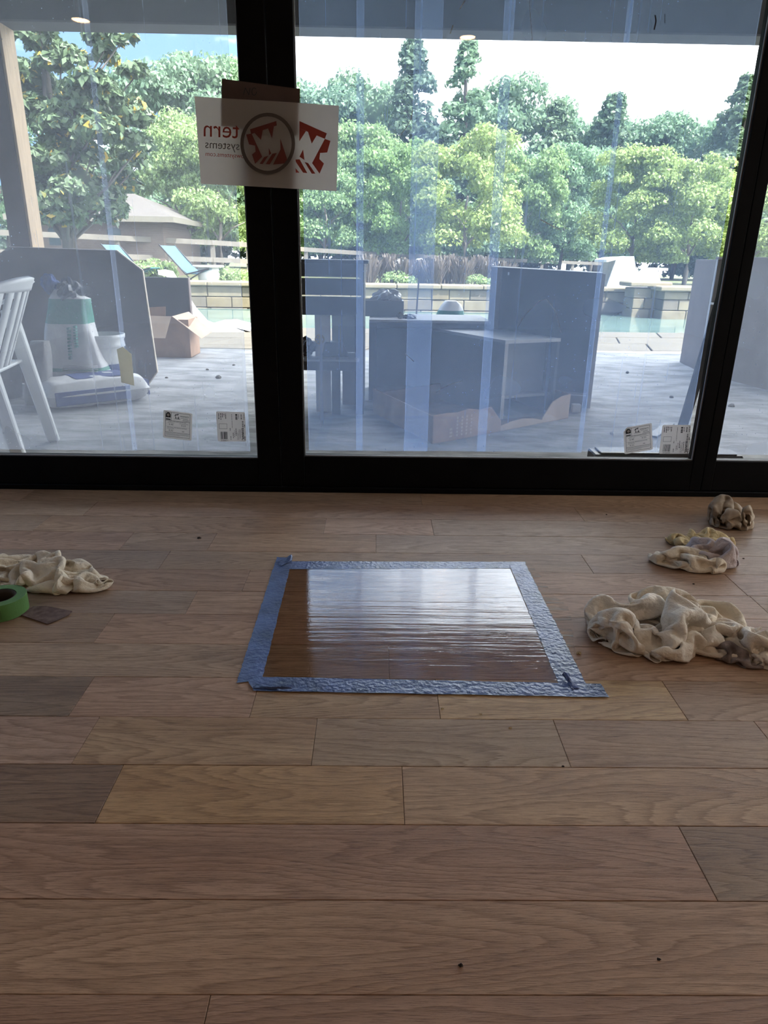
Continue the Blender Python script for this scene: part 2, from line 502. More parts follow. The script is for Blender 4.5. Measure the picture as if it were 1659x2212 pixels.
M['stone_c'] = pm('limestone_buff', (0.168, 0.138, 0.087), 0.9, 0.16, 5, 0.5, 20)
M['cap'] = pm('coping_stone', (0.204, 0.173, 0.118), 0.85, 0.1, 4, 0.3, 30)
M['water'] = pm('pool_water', (0.126, 0.198, 0.180), 0.06, 0.15, 0.8, 0.12, 5.0, spec=0.6, stretch=(1, 2.5, 1))
M['grassland'] = pm('dry_lawn', (0.118, 0.113, 0.055), 0.95, 0.2, 1.2, 0.5, 20, col2=(0.084, 0.109, 0.042))
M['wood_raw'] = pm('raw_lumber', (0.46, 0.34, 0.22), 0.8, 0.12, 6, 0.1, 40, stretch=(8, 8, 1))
M['wood_fence'] = pm('weathered_fence', (0.139, 0.124, 0.106), 0.85, 0.15, 3)
M['wood_dark'] = pm('dark_stained_post', (0.085, 0.055, 0.045), 0.7, 0.2, 5, 0.1, 40)
M['panel_brown'] = pm('brown_panel', (0.085, 0.058, 0.048), 0.6, 0.25, 7, 0.1, 60)
M['panel_edge'] = pm('plywood_edge', (0.55, 0.46, 0.36), 0.8, 0.1, 20)
M['cab_dark'] = pm('charcoal_laminate', (0.017, 0.017, 0.019), 0.5, 0.25, 5)
M['cab_grey'] = pm('grey_melamine', (0.30, 0.30, 0.31), 0.55, 0.08, 4)
M['cab_white'] = pm('white_melamine', (0.62, 0.58, 0.53), 0.55, 0.05, 5)
M['cab_brown'] = pm('brown_laminate', (0.17, 0.13, 0.115), 0.6, 0.12, 6)
M['alu_edge'] = pm('pale_edge_band', (0.70, 0.68, 0.66), 0.5, 0.05)
M['card'] = pm('brown_cardboard', (0.36, 0.22, 0.14), 0.85, 0.12, 8, 0.1, 50)
M['card_light'] = pm('light_cardboard', (0.50, 0.36, 0.25), 0.85, 0.1, 8, 0.1, 50)
M['plastic_w'] = pm('white_plastic', (0.72, 0.73, 0.72), 0.4, 0.04, 6)
M['plastic_b'] = pm('black_plastic_bag', (0.012, 0.014, 0.02), 0.3, 0.2, 10, 0.4, 60)
M['clear_wrap'] = pm('plastic_wrap', (0.62, 0.63, 0.64), 0.25, 0.1, 30, 0.5, 60)
M['blue_cloth'] = pm('blue_cloth', (0.05, 0.09, 0.25), 0.8, 0.3, 20, 0.4, 60)
M['bag_grey'] = pm('grey_paper_bag', (0.204, 0.198, 0.192), 0.8, 0.1, 12, 0.4, 40)
M['bag_white'] = pm('white_paper_bag', (0.64, 0.63, 0.62), 0.8, 0.06, 12, 0.3, 40)
M['bag_green'] = pm('green_bag_print', (0.02, 0.20, 0.14), 0.6, 0.15, 9, 0.3, 40)
M['bag_blue'] = pm('blue_bag_print', (0.03, 0.06, 0.22), 0.6, 0.15, 9, 0.3, 40)
M['label_dark'] = pm('dark_label', (0.05, 0.05, 0.07), 0.6, 0.1)
M['turq'] = pm('turquoise_sling', (0.045, 0.105, 0.140), 0.7, 0.06, 10)
M['turq_d'] = pm('teal_sling_underside', (0.040, 0.176, 0.240), 0.7, 0.06, 10)
M['metal_d'] = pm('dark_metal', (0.04, 0.04, 0.045), 0.45, 0.1, metal=0.6)
M['brick'] = brick_mat('pale_brick', (0.152, 0.112, 0.092), (0.119, 0.083, 0.069), (0.165, 0.149, 0.132), 4.0)
M['shingle'] = pm('roof_shingle', (0.102, 0.090, 0.081), 0.9, 0.15, 9, 0.4, 20)
M['fascia'] = pm('fascia_cream', (0.165, 0.150, 0.120), 0.7, 0.05)
M['dark_glass'] = pm('dark_pane', (0.03, 0.05, 0.05), 0.1, 0.1)
M['bark'] = pm('grey_bark', (0.10, 0.085, 0.075), 0.9, 0.2, 6, 0.6, 20)
M['bark_l'] = pm('pale_bark', (0.216, 0.186, 0.162), 0.9, 0.2, 6, 0.6, 20)
M['leaf_a'] = leaf_mat('spring_leaves', (0.30, 0.41, 0.17), 0.45)
M['leaf_b'] = leaf_mat('mid_leaves', (0.23, 0.33, 0.19), 0.42)
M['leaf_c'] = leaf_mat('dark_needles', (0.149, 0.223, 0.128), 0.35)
M['leaf_m'] = leaf_mat('magnolia_leaves', (0.094, 0.144, 0.069), 0.2, 0.035)
M['drygrass'] = pm('dry_plume_grass', (0.138, 0.114, 0.093), 0.9, 0.25, 12)
M['rag_cream'] = pm('cream_rag_cotton', (0.78, 0.68, 0.54), 0.95, 0.07, 14, 0.6, 70)
M['rag_white'] = pm('white_rag_cotton', (0.80, 0.72, 0.62), 0.95, 0.08, 12, 0.6, 70)
M['rag_lav'] = pm('greyish_rag_cotton', (0.600, 0.516, 0.504), 0.95, 0.07, 14, 0.45, 110)
M['rag_yel'] = pm('yellowish_rag_cotton', (0.660, 0.528, 0.300), 0.95, 0.08, 14, 0.45, 110)
M['rag_stain'] = pm('stained_rag', (0.24, 0.17, 0.11), 0.9, 0.1, 16, 0.25, 500, col2=(0.66, 0.55, 0.42))
M['rag_dirt'] = pm('dirty_rag_corner', (0.10, 0.075, 0.07), 0.8, 0.1, 40, 0.25, 300, col2=(0.30, 0.24, 0.22))
M['green_tape'] = pm('green_painter_tape', (0.085, 0.20, 0.045), 0.65, 0.06, 14, 0.15, 300)
M['core'] = pm('cardboard_core', (0.06, 0.05, 0.04), 0.8, 0.1)
M['sand'] = pm('maroon_sandpaper', (0.115, 0.065, 0.055), 0.9, 0.2, 60, 0.6, 700, col2=(0.21, 0.135, 0.12))
M['masking'] = paper_mat('beige_masking_tape', (0.95, 0.93, 0.84), 0.55)
M['paper'] = paper_mat('thin_paper', (0.60, 0.52, 0.45), 0.42)
M['sticker'] = paper_mat('sticker_paper', (0.86, 0.83, 0.80), 0.58)
M['cardsheet'] = pm('brown_card_sheet', (0.10, 0.060, 0.048), 0.9, 0.08, 20)
M['ink_red'] = paper_mat('red_ink', (0.40, 0.075, 0.055), 0.40)
M['ink_reddull'] = paper_mat('dull_red_ink', (0.24, 0.07, 0.055), 0.30)
M['ink_grey'] = paper_mat('grey_ink', (0.20, 0.17, 0.15), 0.35)
M['ink_ring'] = paper_mat('ring_ink', (0.16, 0.125, 0.105), 0.30)
M['ink_black'] = pm('black_ink', (0.02, 0.02, 0.02), 0.8, 0.1)
M['ink_green'] = pm('green_ink', (0.03, 0.16, 0.13), 0.8, 0.1)
M['ink_white'] = pm('white_ink', (0.7, 0.7, 0.72), 0.8, 0.05)
M['lamp'] = emit_mat('warm_lamp', (1.0, 0.50, 0.22), 9.0)
M['scratch'] = pm('scratch_mark', (0.75, 0.8, 0.85), 0.6, 0.05)
M['speck'] = pm('dark_speck', (0.02, 0.015, 0.015), 0.8, 0.1)
M['crumb'] = pm('pale_crumb', (0.6, 0.48, 0.3), 0.8, 0.1)
M['orange'] = pm('yellow_orange_reel', (0.42, 0.27, 0.05), 0.6, 0.1)

# ================================================================== THE ROOM
DY = 2.678             # inner face of the door frames
GY = 2.705             # glass
XL, XR, YB, CZ = -3.6, 4.2, -4.6, 2.75

fl = struct(MB().box((XL, YB, -0.20), (XR, DY + 0.07, -0.019)).build('floor', M['subfloor']),
            'raw oak plank floor of the room', 'floor')
rows_px = [1090, 1121, 1155, 1194, 1234, 1280, 1330, 1394, 1466, 1552, 1655, 1781, 1944, 2149]
rows = [DY + 0.0] + [gr(830, y).y for y in rows_px]
while rows[-1] > 0.02: rows.append(rows[-1] - 0.1445)
joints = {0: [(47, 1078)], 1: [(184, 1108), (1246, 1104)], 2: [(65, 1150), (700, 1145), (936, 1148)],
          3: [(268, 1174), (812, 1182), (450, 1184)], 4: [(352, 1214), (1272, 1223)], 5: [(212, 1244), (530, 1258), (1597, 1270)],
          6: [(411, 1305)], 7: [(228, 1352)], 8: [(840, 1430)], 9: [(173, 1508), (546, 1523), (948, 1526), (1470, 1531)],
          10: [(184, 1600), (679, 1600), (1214, 1606), (1650, 1585)], 11: [(235, 1716), (871, 1716)], 12: [(1508, 1865)],
          13: [], 14: [(448, 2180)]}
base_tints = [(0.46, 0.315, 0.205), (0.44, 0.295, 0.205), (0.50, 0.36, 0.24), (0.42, 0.30, 0.205), (0.48, 0.33, 0.23), (0.45, 0.335, 0.24)]
special = {(9, 0): (0.27, 0.20, 0.145), (9, 3): (0.60, 0.44, 0.25), (10, 0): (0.44, 0.31, 0.24), (10, 1): (0.46, 0.33, 0.21),
           (10, 2): (0.47, 0.36, 0.25), (10, 3): (0.46, 0.33, 0.23), (11, 0): (0.29, 0.20, 0.14), (11, 1): (0.52, 0.36, 0.20), (11, 2): (0.48, 0.34, 0.22),
           (12, 0): (0.44, 0.295, 0.215), (12, 1): (0.38, 0.28, 0.20), (13, 0): (0.41, 0.275, 0.205), (14, 0): (0.38, 0.25, 0.18), (14, 1): (0.40, 0.27, 0.20),
           (9, 1): (0.48, 0.33, 0.24), (9, 2): (0.45, 0.32, 0.20), (6, 0): (0.41, 0.31, 0.235), (4, 0): (0.40, 0.30, 0.225)}
rnd = random.Random(11)
for i in range(len(rows) - 1):
    y1, y0 = rows[i], rows[i + 1]
    js = sorted(gr(*p).x for p in joints.get(i, []))
    if not js: js = [rnd.uniform(-1.9, -1.5), rnd.uniform(1.5, 1.9)] if i in (13,) else [rnd.uniform(-0.6, 0.6) + 1.9]
    nleft = 0
    while js[0] > -2.0: js.insert(0, js[0] - rnd.uniform(1.1, 1.9)); nleft += 1
    while js[-1] < 2.2: js.append(js[-1] + rnd.uniform(1.1, 1.9))
    nat = -nleft + 1
    for k in range(len(js) - 1):
        x0, x1 = js[k], js[k + 1]
        cx, cy = (x0 + x1) / 2, (y0 + y1) / 2
        g = 0.00045
        dz = rnd.uniform(-0.0003, 0.0003)
        mb = MB().box((x0 - cx + g, y0 - cy + g, -0.019), (x1 - cx - g, y1 - cy - g, dz))
        o = mb.build('plank', M['oak'], fl, bevel=0.0007)
        o.location = (cx, cy, 0)
        idx = k - nleft + 1 if nleft else k
        t = special.get((i, idx), rnd.choice(base_tints))
        j = rnd.uniform(0.93, 1.05)
        o.color = (t[0] * j * 1.06, t[1] * j, t[2] * j * 0.97, 1)

WY0, WY1, WZ0, WZ1 = 1.35, 2.45, 0.12, 2.42     # tall unseen side windows, added to bring more daylight onto the floor
def side_wall(xa, xb, name, n):
    w = MB().box((xa, YB, -0.2), (xb, WY0, CZ)).box((xa, WY1, -0.2), (xb, DY, CZ)).box((xa, WY0, -0.2), (xb, WY1, WZ0)).box((xa, WY0, WZ1), (xb, WY1, CZ))
    struct(w.build(name, M['wall']))
    xm = (xa + xb) / 2
    root = struct(empty('window_%d' % n, (xm, (WY0 + WY1) / 2, WZ0)))
    fr_ = MB(); t = 0.05
    fr_.box((xm - 0.04, WY0, WZ0), (xm + 0.04, WY0 + t, WZ1)).box((xm - 0.04, WY1 - t, WZ0), (xm + 0.04, WY1, WZ1)).box((xm - 0.04, WY0 + t, WZ0), (xm + 0.04, WY1 - t, WZ0 + t)).box((xm - 0.04, WY0 + t, WZ1 - t), (xm + 0.04, WY1 - t, WZ1))
    keep(root, fr_.build('window_frame', M['frame']), MB().box((xm - 0.006, WY0 + t, WZ0 + t), (xm + 0.006, WY1 - t, WZ1 - t)).build('pane', M['glass']))
side_wall(XL - 0.15, XL, 'wall_left', 1)
side_wall(XR, XR + 0.15, 'wall_right', 2)
struct(MB().box((XL - 0.15, YB - 0.15, -0.2), (XR + 0.15, YB, CZ)).build('wall_back', M['wall']))
struct(MB().box((XL - 0.15, YB - 0.15, CZ), (XR + 0.15, DY + 0.22, CZ + 0.15)).build('ceiling', M['ceil']))
wf = MB()
DL, DR_, DT = -2.13, 2.99, 2.46      # door opening
wf.box((XL - 0.15, DY, -0.2), (DL - 0.09, DY + 0.2, CZ)).box((DR_ + 0.09, DY, -0.2), (XR + 0.15, DY + 0.2, CZ)).box((DL - 0.09, DY, DT + 0.06), (DR_ + 0.09, DY + 0.2, CZ))
struct(wf.build('wall_front', M['wall']))
# outer frame of the sliding doors
tf = MB().box((DL - 0.09, DY - 0.01, 0), (DL, DY + 0.16, DT + 0.06)).box((DR_, DY - 0.01, 0), (DR_ + 0.09, DY + 0.16, DT + 0.06)) \
    .box((DL, DY - 0.01, DT), (DR_, DY + 0.16, DT + 0.06))
struct(tf.build('trim_1', M['frame'], bevel=0.003))
struct(MB().box((DL, DY - 0.012, 0.0), (DR_, DY + 0.19, 0.022)).build('trim_2', M['frame'], bevel=0.003))

def door_panel(n, x0, x1, gx0, gx1, gz0):
    root = empty('door_%d' % n, ((x0 + x1) / 2, DY, 0.022))
    struct(root)
    y0, y1 = DY, DY + 0.055
    z0, z1 = 0.023, DT
    obs = [MB().box((x0, y0, z0), (gx0, y1, z1)).build('stile', M['frame'], bevel=0.002),
           MB().box((gx1, y0, z0), (x1, y1, z1)).build('stile', M['frame'], bevel=0.002),
           MB().box((gx0, y0 + 0.001, z0), (gx1, y1 - 0.001, gz0)).build('bottom_rail', M['frame'], bevel=0.002),
           MB().box((gx0, y0 + 0.001, z1 - 0.09), (gx1, y1 - 0.001, z1)).build('top_rail', M['frame'], bevel=0.002),
           MB().box((gx0, GY - 0.009, gz0), (gx1, GY + 0.009, z1 - 0.09)).build('pane', M['glass'])]
    gk = MB()
    for a, b in (((gx0, gz0), (gx0 + 0.004, z1 - 0.09)), ((gx1 - 0.004, gz0), (gx1, z1 - 0.09)), ((gx0, gz0), (gx1, gz0 + 0.004))):
        gk.box((a[0], GY - 0.016, a[1]), (b[0], GY - 0.0095, b[1]))
    obs.append(gk.build('glazing_gasket', M['cab_grey']))
    keep(root, *obs)
    return root

d1 = door_panel(1, DL, -0.376, DL + 0.09, -0.468, 0.135)
d2 = door_panel(2, -0.374, 1.325, -0.283, 1.278, 0.147)
d3 = door_panel(3, 1.327, DR_, 1.370, DR_ - 0.09, 0.147)

# protective film sheets on the outer face of the panes, overlapping
FY = GY + 0.0125
def film(root, xa, xb, za, zb, mat, k, skew=0.0, ripple=0.0012):
    def fn(u, v):
        x = xa + (xb - xa) * u + skew * (v - 0.5)
        z = za + (zb - za) * v
        return (x, FY + 0.0016 * k + ripple * math.sin(u * 9 + v * 7 + k), z)
    mb = MB(); mb.smooth = True
    o = mb.grid(fn, 10, 24).build('protective_film', mat)
    keep(root, o)
    # curled, glued edges of the sheet
    e = MB()
    for x in (xa, xb):
        s = 1 if x == xa else -1
        e.grid(lambda u, v: (x + s * 0.0025 * u + skew * (v - 0.5), FY + 0.0016 * k + 0.0028, za + (zb - za) * v), 1, 24)
    keep(root, e.build('film_edge', M['film_edge']))
    return o
M['film_edge'] = film_edge_mat()
def fx(px, py=900): return at(px, py, GY).x
film(d1, DL + 0.12, fx(291, 950), 0.152, 2.36, M['film_grey'], 0)
film(d1, fx(281, 950), -0.505, 0.155, 2.36, M['film_grey'], 1)
zt = 2.34
film(d2, -0.268, fx(783), 0.163, zt, M['film_blue'], 0)
film(d2, fx(769), fx(926), 0.163, zt, M['film_blue'], 2)
film(d2, fx(875), fx(1055), 0.165, zt, M['film_blue'], 3)
film(d2, fx(1036), fx(1268), 0.165, zt, M['film_blue'], 4)
film(d2, fx(1258), 1.262, 0.170, zt, M['film_blue'], 5)
film(d3, 1.378, DR_ - 0.13, 0.166, zt, M['film_grey'], 0)

# scratches on the film
def scratch(root, pts, w, mat='scratch', Y=None):
    Y = Y or GY - 0.0105
    P = [at(x, y, Y) for x, y in pts]
    mb = MB()
    for a, b in zip(P[:-1], P[1:]):
        d = (b - a).normalized(); nrm = Vector((d.z, 0, -d.x)) * w
        mb.prism([a - nrm, b - nrm, b + nrm, a + nrm], (0, -0.0006, 0))
    keep(root, mb.build('scratch', M[mat]))
scratch(d2, [(892, 238), (888, 256), (878, 275), (864, 293)], 0.0011)
scratch(d2, [(1143, 0), (1150, 90), (1164, 170), (1186, 260), (1212, 330), (1232, 400), (1244, 470)], 0.0006)
scratch(d2, [(1005, 0), (993, 20)], 0.0013)
scratch(d2, [(979, 54), (972, 73)], 0.0013)
scratch(d2, [(1167, 474), (1208, 496)], 0.0013)
scratch(d2, [(876, 764), (894, 781)], 0.0008)
scratch(d2, [(942, 847), (965, 833), (1000, 822)], 0.0006)
scratch(d2, [(1119, 706), (1132, 682), (1165, 650), (1180, 646), (1200, 672), (1212, 720)], 0.0005)
scratch(d2, [(1415, 33), (1417, 46), (1413, 64)], 0.0022, 'speck')
scratch(d2, [(1436, 30), (1436, 50)], 0.0010, 'speck')
scratch(d2, [(918, 134), (926, 128)], 0.0013, 'speck')
scratch(d2, [(737, 363), (739, 364)], 0.002, 'speck')
scratch(d2, [(1238, 366), (1241, 368)], 0.002, 'speck')

# recessed ceiling lamps (two mirror in the glass; the third is added unseen fill)
def lamp_pos(px, py):
    r = ray(px, py); t = (CZ - 0.02 - EYE) / r.z
    p = Vector((0, 0, EYE)) + r * t
    return Vector((p.x, 2 * GY - p.y, CZ))
lamp_spots = [(lamp_pos(175, 47), 'recessed ceiling lamp mirrored in the left pane'), (lamp_pos(1010, 84), 'recessed ceiling lamp mirrored in the middle pane'),
              (Vector((2.6, 0.5, CZ)), 'added unseen fill lamp in the ceiling above the right of the room')]
for p, lab in lamp_spots:
    root = empty('recessed_lamp', (p.x, p.y, CZ - 0.012)); tag(root, lab, 'lamp', 'recessed ceiling lamps')
    mb = MB(); mb.smooth = True
    keep_ = mb.lathe([(0.072, 0.012), (0.088, 0.008), (0.092, 0.0), (0.075, -0.003), (0.068, 0.006)], 28).build('trim_ring', M['wall'], root)
    MB().lathe([(0.0, 0.006), (0.068, 0.006)], 28).build('lens', M['lamp'], root)
    li = bpy.data.lights.new('lamp_light', 'SPOT'); li.energy = 3; li.spot_size = R(130); li.spot_blend = 0.6; li.color = (1.0, 0.84, 0.68); li.shadow_soft_size = 0.07
    lo = bpy.data.objects.new('lamp_light', li); lo.location = (0, 0, -0.02); C.objects.link(lo); lo.parent = root

# ================================================================== OUTSIDE: porch, patio, pool
PZ = -0.03
struct(MB().box((-9, DY + 0.2, 2.80), (10, 6.15, 2.98)).build('porch_roof', M['soffit']))
struct(MB().box((-9, 5.68, 2.386), (10, 5.92, 2.80)).build('porch_beam', M['soffit'], bevel=0.01))
struct(MB().box((-9, DY + 0.02, -0.2), (XL - 0.15, DY + 0.2, 2.8)).box((XR + 0.15, DY + 0.02, -0.2), (10, DY + 0.2, 2.8)).build('wall_outer', M['stucco']))
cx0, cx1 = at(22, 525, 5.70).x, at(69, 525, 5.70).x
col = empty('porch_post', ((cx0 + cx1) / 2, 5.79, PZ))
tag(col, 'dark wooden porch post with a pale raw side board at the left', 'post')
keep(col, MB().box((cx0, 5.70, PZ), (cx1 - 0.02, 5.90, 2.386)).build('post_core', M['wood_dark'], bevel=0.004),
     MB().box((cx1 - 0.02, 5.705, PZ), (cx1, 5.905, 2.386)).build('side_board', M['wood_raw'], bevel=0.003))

def wavy_edge(x): return 7.42 + 0.075 * (x + 1.4) * 0.9 + 0.04 * math.sin(x * 2.3)
pat = MB()
def pfn(u, v):
    x = -9 + 19 * u; y0 = DY + 0.19; y1 = wavy_edge(x)
    y = y0 + (y1 - y0) * v
    h = 0.006 * math.sin(x * 3.1 + y * 2.2) * math.sin(y * 4.3 - x * 1.3) + 0.003 * math.sin(11 * x + 3 * y) * math.sin(9 * y)
    return (x, y, PZ + h * min(1, v * 6))
pat.smooth = True
pat.grid(pfn, 120, 50)
struct(pat.build('patio_slab', M['concrete']), 'uneven grey concrete patio under the porch roof', 'patio')
struct(MB().box((-14, 6.9, -0.5), (16, 9.9, PZ - 0.055)).build('pool_deck', M['joint']))
deck = bpy.data.objects['pool_deck']
for r_ in range(4):
    ya = 7.15 + r_ * 0.70
    x = -9.0 + (r_ % 2) * 0.45
    while x < 10:
        w = rnd.uniform(0.75, 1.15); sk = 0.18
        mb = MB(); g = 0.008; z1 = PZ - 0.010 + rnd.uniform(-0.003, 0.003)
        yb = min(ya + 0.70, 9.93)
        mb.hexa([(x+g, ya+g, -0.10), (x+w-g, ya+g, -0.10), (x+w-g+sk, yb-g, -0.10), (x+g+sk, yb-g, -0.10)],
                [(x+g, ya+g, z1), (x+w-g, ya+g, z1), (x+w-g+sk, yb-g, z1), (x+g+sk, yb-g, z1)])
        mb.build('paving_slab', M['flag'], deck, bevel=0.006)
        x += w
# pool
struct(MB().box((-14, 9.9, -1.2), (16, 15.4, -1.1)).build('pool_floor', M['cap']))
wat = MB().grid(lambda u, v: (-14 + 30 * u, 9.9 + 5.1 * v, -0.16), 2, 2).build('pool_water', M['water'])
tag(wat, 'pale green swimming pool water in front of the stone wall', 'water', kind='stuff')

# raised stone wall beyond the pool
wall = struct(MB().box((-16, 15.16, -0.8), (18, 15.5, 0.30)).build('wall_pool', M['joint']), 'cream stone retaining wall behind the pool', 'wall')
sm = ['stone_a', 'stone_a', 'stone_b', 'stone_c', 'stone_a']
for r_ in range(3):
    z0 = -0.36 + r_ * 0.215
    x = -10.0 - 0.2 * (r_ % 2)
    while x < 10.0:
        w = rnd.uniform(0.32, 0.78)
        d = rnd.uniform(0.0, 0.03)
        MB().box((x + 0.006, 15.06 - d, z0 + 0.006), (x + w - 0.006, 15.2, z0 + 0.209)).build('stone_block', M[rnd.choice(sm)], wall, bevel=0.012)
        x += w
x = -10.0
while x < 10.0:
    w = rnd.uniform(0.8, 1.2)
    MB().box((x + 0.004, 14.97, 0.285), (x + w - 0.004, 15.55, 0.375)).build('coping_stone', M['cap'], wall, bevel=0.02)
    x += w
# taller piers with flat caps at the right
for pa, pb, Yp, ztop, lab in ((1368, 1432, 14.3, 0.42, 'tall cream stone pier with flat cap beside the white lounger'),
                              (1434, 1520, 13.9, 0.36, 'low stone pier with cap behind the brown shelf unit')):
    xa, xb = at(pa, 640, Yp).x, at(pb, 640, Yp).x
    root = empty('stone_pier', ((xa + xb) / 2, Yp + 0.3, -0.4)); tag(root, lab, 'pier', 'stone piers by the pool')
    obs = []
    z = -0.4; k = 0
    while z < ztop - 0.05:
        hgt = 0.2
        xs = [xa, xa + (xb - xa) * (0.62 if k % 2 else 0.4), xb]
        for q in range(2):
            obs.append(MB().box((xs[q] + 0.005, Yp, z + 0.005), (xs[q+1] - 0.005, Yp + 0.55, min(z + hgt, ztop) - 0.005)).build('stone_block', M[rnd.choice(sm)], bevel=0.012))
        z += hgt; k += 1
    obs.append(MB().box((xa - 0.12, Yp - 0.1, ztop), (xb + 0.12, Yp + 0.6, ztop + 0.09)).build('coping_stone', M['cap'], bevel=0.02))
    keep(root, *obs)

# ground behind
gmb = MB(); gmb.smooth = True
def gz(x, y): return 0.28 - 0.010 * (y - 15) * (1 if x > -8 else 0.6) - 0.006 * (x + 4) * min(1, (y - 15) / 12) + 0.05 * math.sin(x * 0.7) * math.sin(y * 0.5)
gmb.grid(lambda u, v: (-60 + 130 * u, 15.45 + 80 * v, gz(-60 + 130 * u, 15.45 + 80 * v)), 60, 50)
struct(gmb.build('ground_behind', M['grassland']), 'dry grassy ground behind the pool wall', 'ground')

struct(MB().box((-60, -40, -0.4), (XL - 0.16, DY + 0.2, -0.08)).build('side_yard_left', M['grassland']))
struct(MB().box((XR + 0.16, -40, -0.4), (70, DY + 0.2, -0.08)).build('side_yard_right', M['grassland']))
# fence
fence = empty('rail_fence', (0, 30, 0)); tag(fence, 'weathered wooden rail fence running behind the pool garden', 'fence')
fpts = []
for px, py, Y in ((-120, 497, 21.0), (60, 505, 21.5), (250, 514, 22.5), (457, 524, 24.0), (535, 529, 25.0), (660, 539, 27.0), (780, 547, 29.0), (924, 554, 31.5), (1100, 562, 35.0), (1300, 570, 39.0)):
    fpts.append(at(px, py, Y))
fobs = []
for a, b in zip(fpts[:-1], fpts[1:]):
    for dz in (0.0, -0.52):
        u = (b - a); nrm = Vector((-u.y, u.x, 0)).normalized() * 0.03
        p = [a + Vector((0, 0, dz)), b + Vector((0, 0, dz))]
        mb = MB(); hh = Vector((0, 0, 0.075))
        mb.hexa([p[0]-nrm-hh, p[1]-nrm-hh, p[1]+nrm-hh, p[0]+nrm-hh], [p[0]-nrm+hh, p[1]-nrm+hh, p[1]+nrm+hh, p[0]+nrm+hh])
        fobs.append(mb.build('rail', M['wood_fence']))
    nposts = max(1, int(u.length / 2.2))
    for k in range(nposts):
        q = a + u * (k / nposts)
        fobs.append(MB().box((q.x - 0.07, q.y + 0.03, min(gz(q.x, q.y), q.z - 1.0)), (q.x + 0.07, q.y + 0.15, q.z + 0.07)).build('post', M['wood_fence']))
keep(fence, *fobs)

# brick outbuilding
HY = 23.0
def hp(px, py, Y=HY): return at(px, py, Y)
hx0, hx1 = hp(60, 500).x, hp(352, 500).x
zt_ = hp(250, 469).z; zb_ = gz(hx0, HY) - 0.4
hse = empty('brick_outbuilding', ((hx0 + hx1) / 2, HY + 2.5, zb_)); tag(hse, 'pale brick outbuilding with hipped shingle roof behind the fence', 'building')
ridge_z = hp(285, 418, HY + 2.2).z
ox = 0.45
e0, e1, f0, f1 = hx0 - ox, hx1 + ox, HY - ox, HY + 5.0
rxa, rxb = hp(150, 415, HY + 2.4).x, hp(292, 415, HY + 2.4).x
roof = MB().add([(e0, f0, zt_), (e1, f0, zt_), (e1, f1, zt_), (e0, f1, zt_), (rxa, HY + 2.3, ridge_z), (rxb, HY + 2.3, ridge_z)],
                [(0, 1, 5, 4), (1, 2, 5), (2, 3, 4, 5), (3, 0, 4), (0, 3, 2, 1)])
obs = [MB().box((hx0, HY, zb_), (hx1, HY + 4.6, zt_)).build('brick_wall', M['brick']), roof.build('roof', M['shingle']),
       MB().box((e0, f0 - 0.03, zt_ - 0.14), (e1, f0, zt_ + 0.02)).box((e1, f0 - 0.03, zt_ - 0.14), (e1 + 0.03, f1, zt_ + 0.02)).build('fascia_board', M['fascia'])]
def arch_win(pa, pb, pt, pbm):
    a, b = hp(pa, pt), hp(pb, pbm)
    xm, rad = (a.x + b.x) / 2, (b.x - a.x) / 2
    poly = [Vector((a.x, HY - 0.03, b.z)), Vector((b.x, HY - 0.03, b.z))]
    for k in range(9):
        th = math.pi * k / 8
        poly.append(Vector((xm + rad * math.cos(th), HY - 0.03, a.z - rad * 0.4 + rad * 0.4 * math.sin(th))))
    return MB().prism(poly, (0, 0.05, 0)).build('window', M['dark_glass'])
obs += [arch_win(231, 262, 491, 513), arch_win(103, 133, 491, 530)]
keep(hse, *obs)

# ------------------------------------------------------------------ vegetation
def leaf_cloud(seed, clumps, n, leaf, up=0.15, fold=0.25):
    """clumps: list of (centre, radii) ; n leaves each a small folded diamond"""
    g = np.random.default_rng(seed)
    c = np.array([list(k[0]) for k in clumps]); r = np.array([list(k[1]) for k in clumps])
    wgt = (r.prod(1)) ** (2 / 3); wgt /= wgt.sum()
    idx = g.choice(len(c), n, p=wgt)
    d = g.normal(size=(n, 3)); d /= np.linalg.norm(d, axis=1)[:, None]
    d[:, 2] = np.where(d[:, 2] < -0.3, -d[:, 2] * 0.6, d[:, 2])
    pos = c[idx] + d * r[idx] * (g.uniform(0.45, 1.05, n) ** 0.6)[:, None]
    nrm = d + np.array([0, 0, up]) + g.normal(size=(n, 3)) * 0.8
    nrm /= np.linalg.norm(nrm, axis=1)[:, None]
    t = np.cross(nrm, g.normal(size=(n, 3))); t /= np.linalg.norm(t, axis=1)[:, None]
    b = np.cross(nrm, t)
    s = leaf * g.uniform(0.6, 1.35, n)[:, None]
    v = np.empty((n, 4, 3))
    v[:, 0] = pos - t * s; v[:, 1] = pos - b * s * 0.55 + nrm * s * fold
    v[:, 2] = pos + t * s; v[:, 3] = pos + b * s * 0.55 + nrm * s * fold
    return v.reshape(-1, 3)

def quad_mesh(name, v, mat):
    me = bpy.data.meshes.new(name); nq = len(v) // 4
    me.vertices.add(len(v)); me.vertices.foreach_set('co', v.astype(np.float32).ravel())
    me.loops.add(nq * 4); me.loops.foreach_set('vertex_index', np.arange(nq * 4, dtype=np.int32))
    me.polygons.add(nq); me.polygons.foreach_set('loop_start', np.arange(0, nq * 4, 4, dtype=np.int32))
    me.polygons.foreach_set('loop_total', np.full(nq, 4, dtype=np.int32))
    me.materials.append(mat); me.update(calc_edges=True); me.validate()
    return me

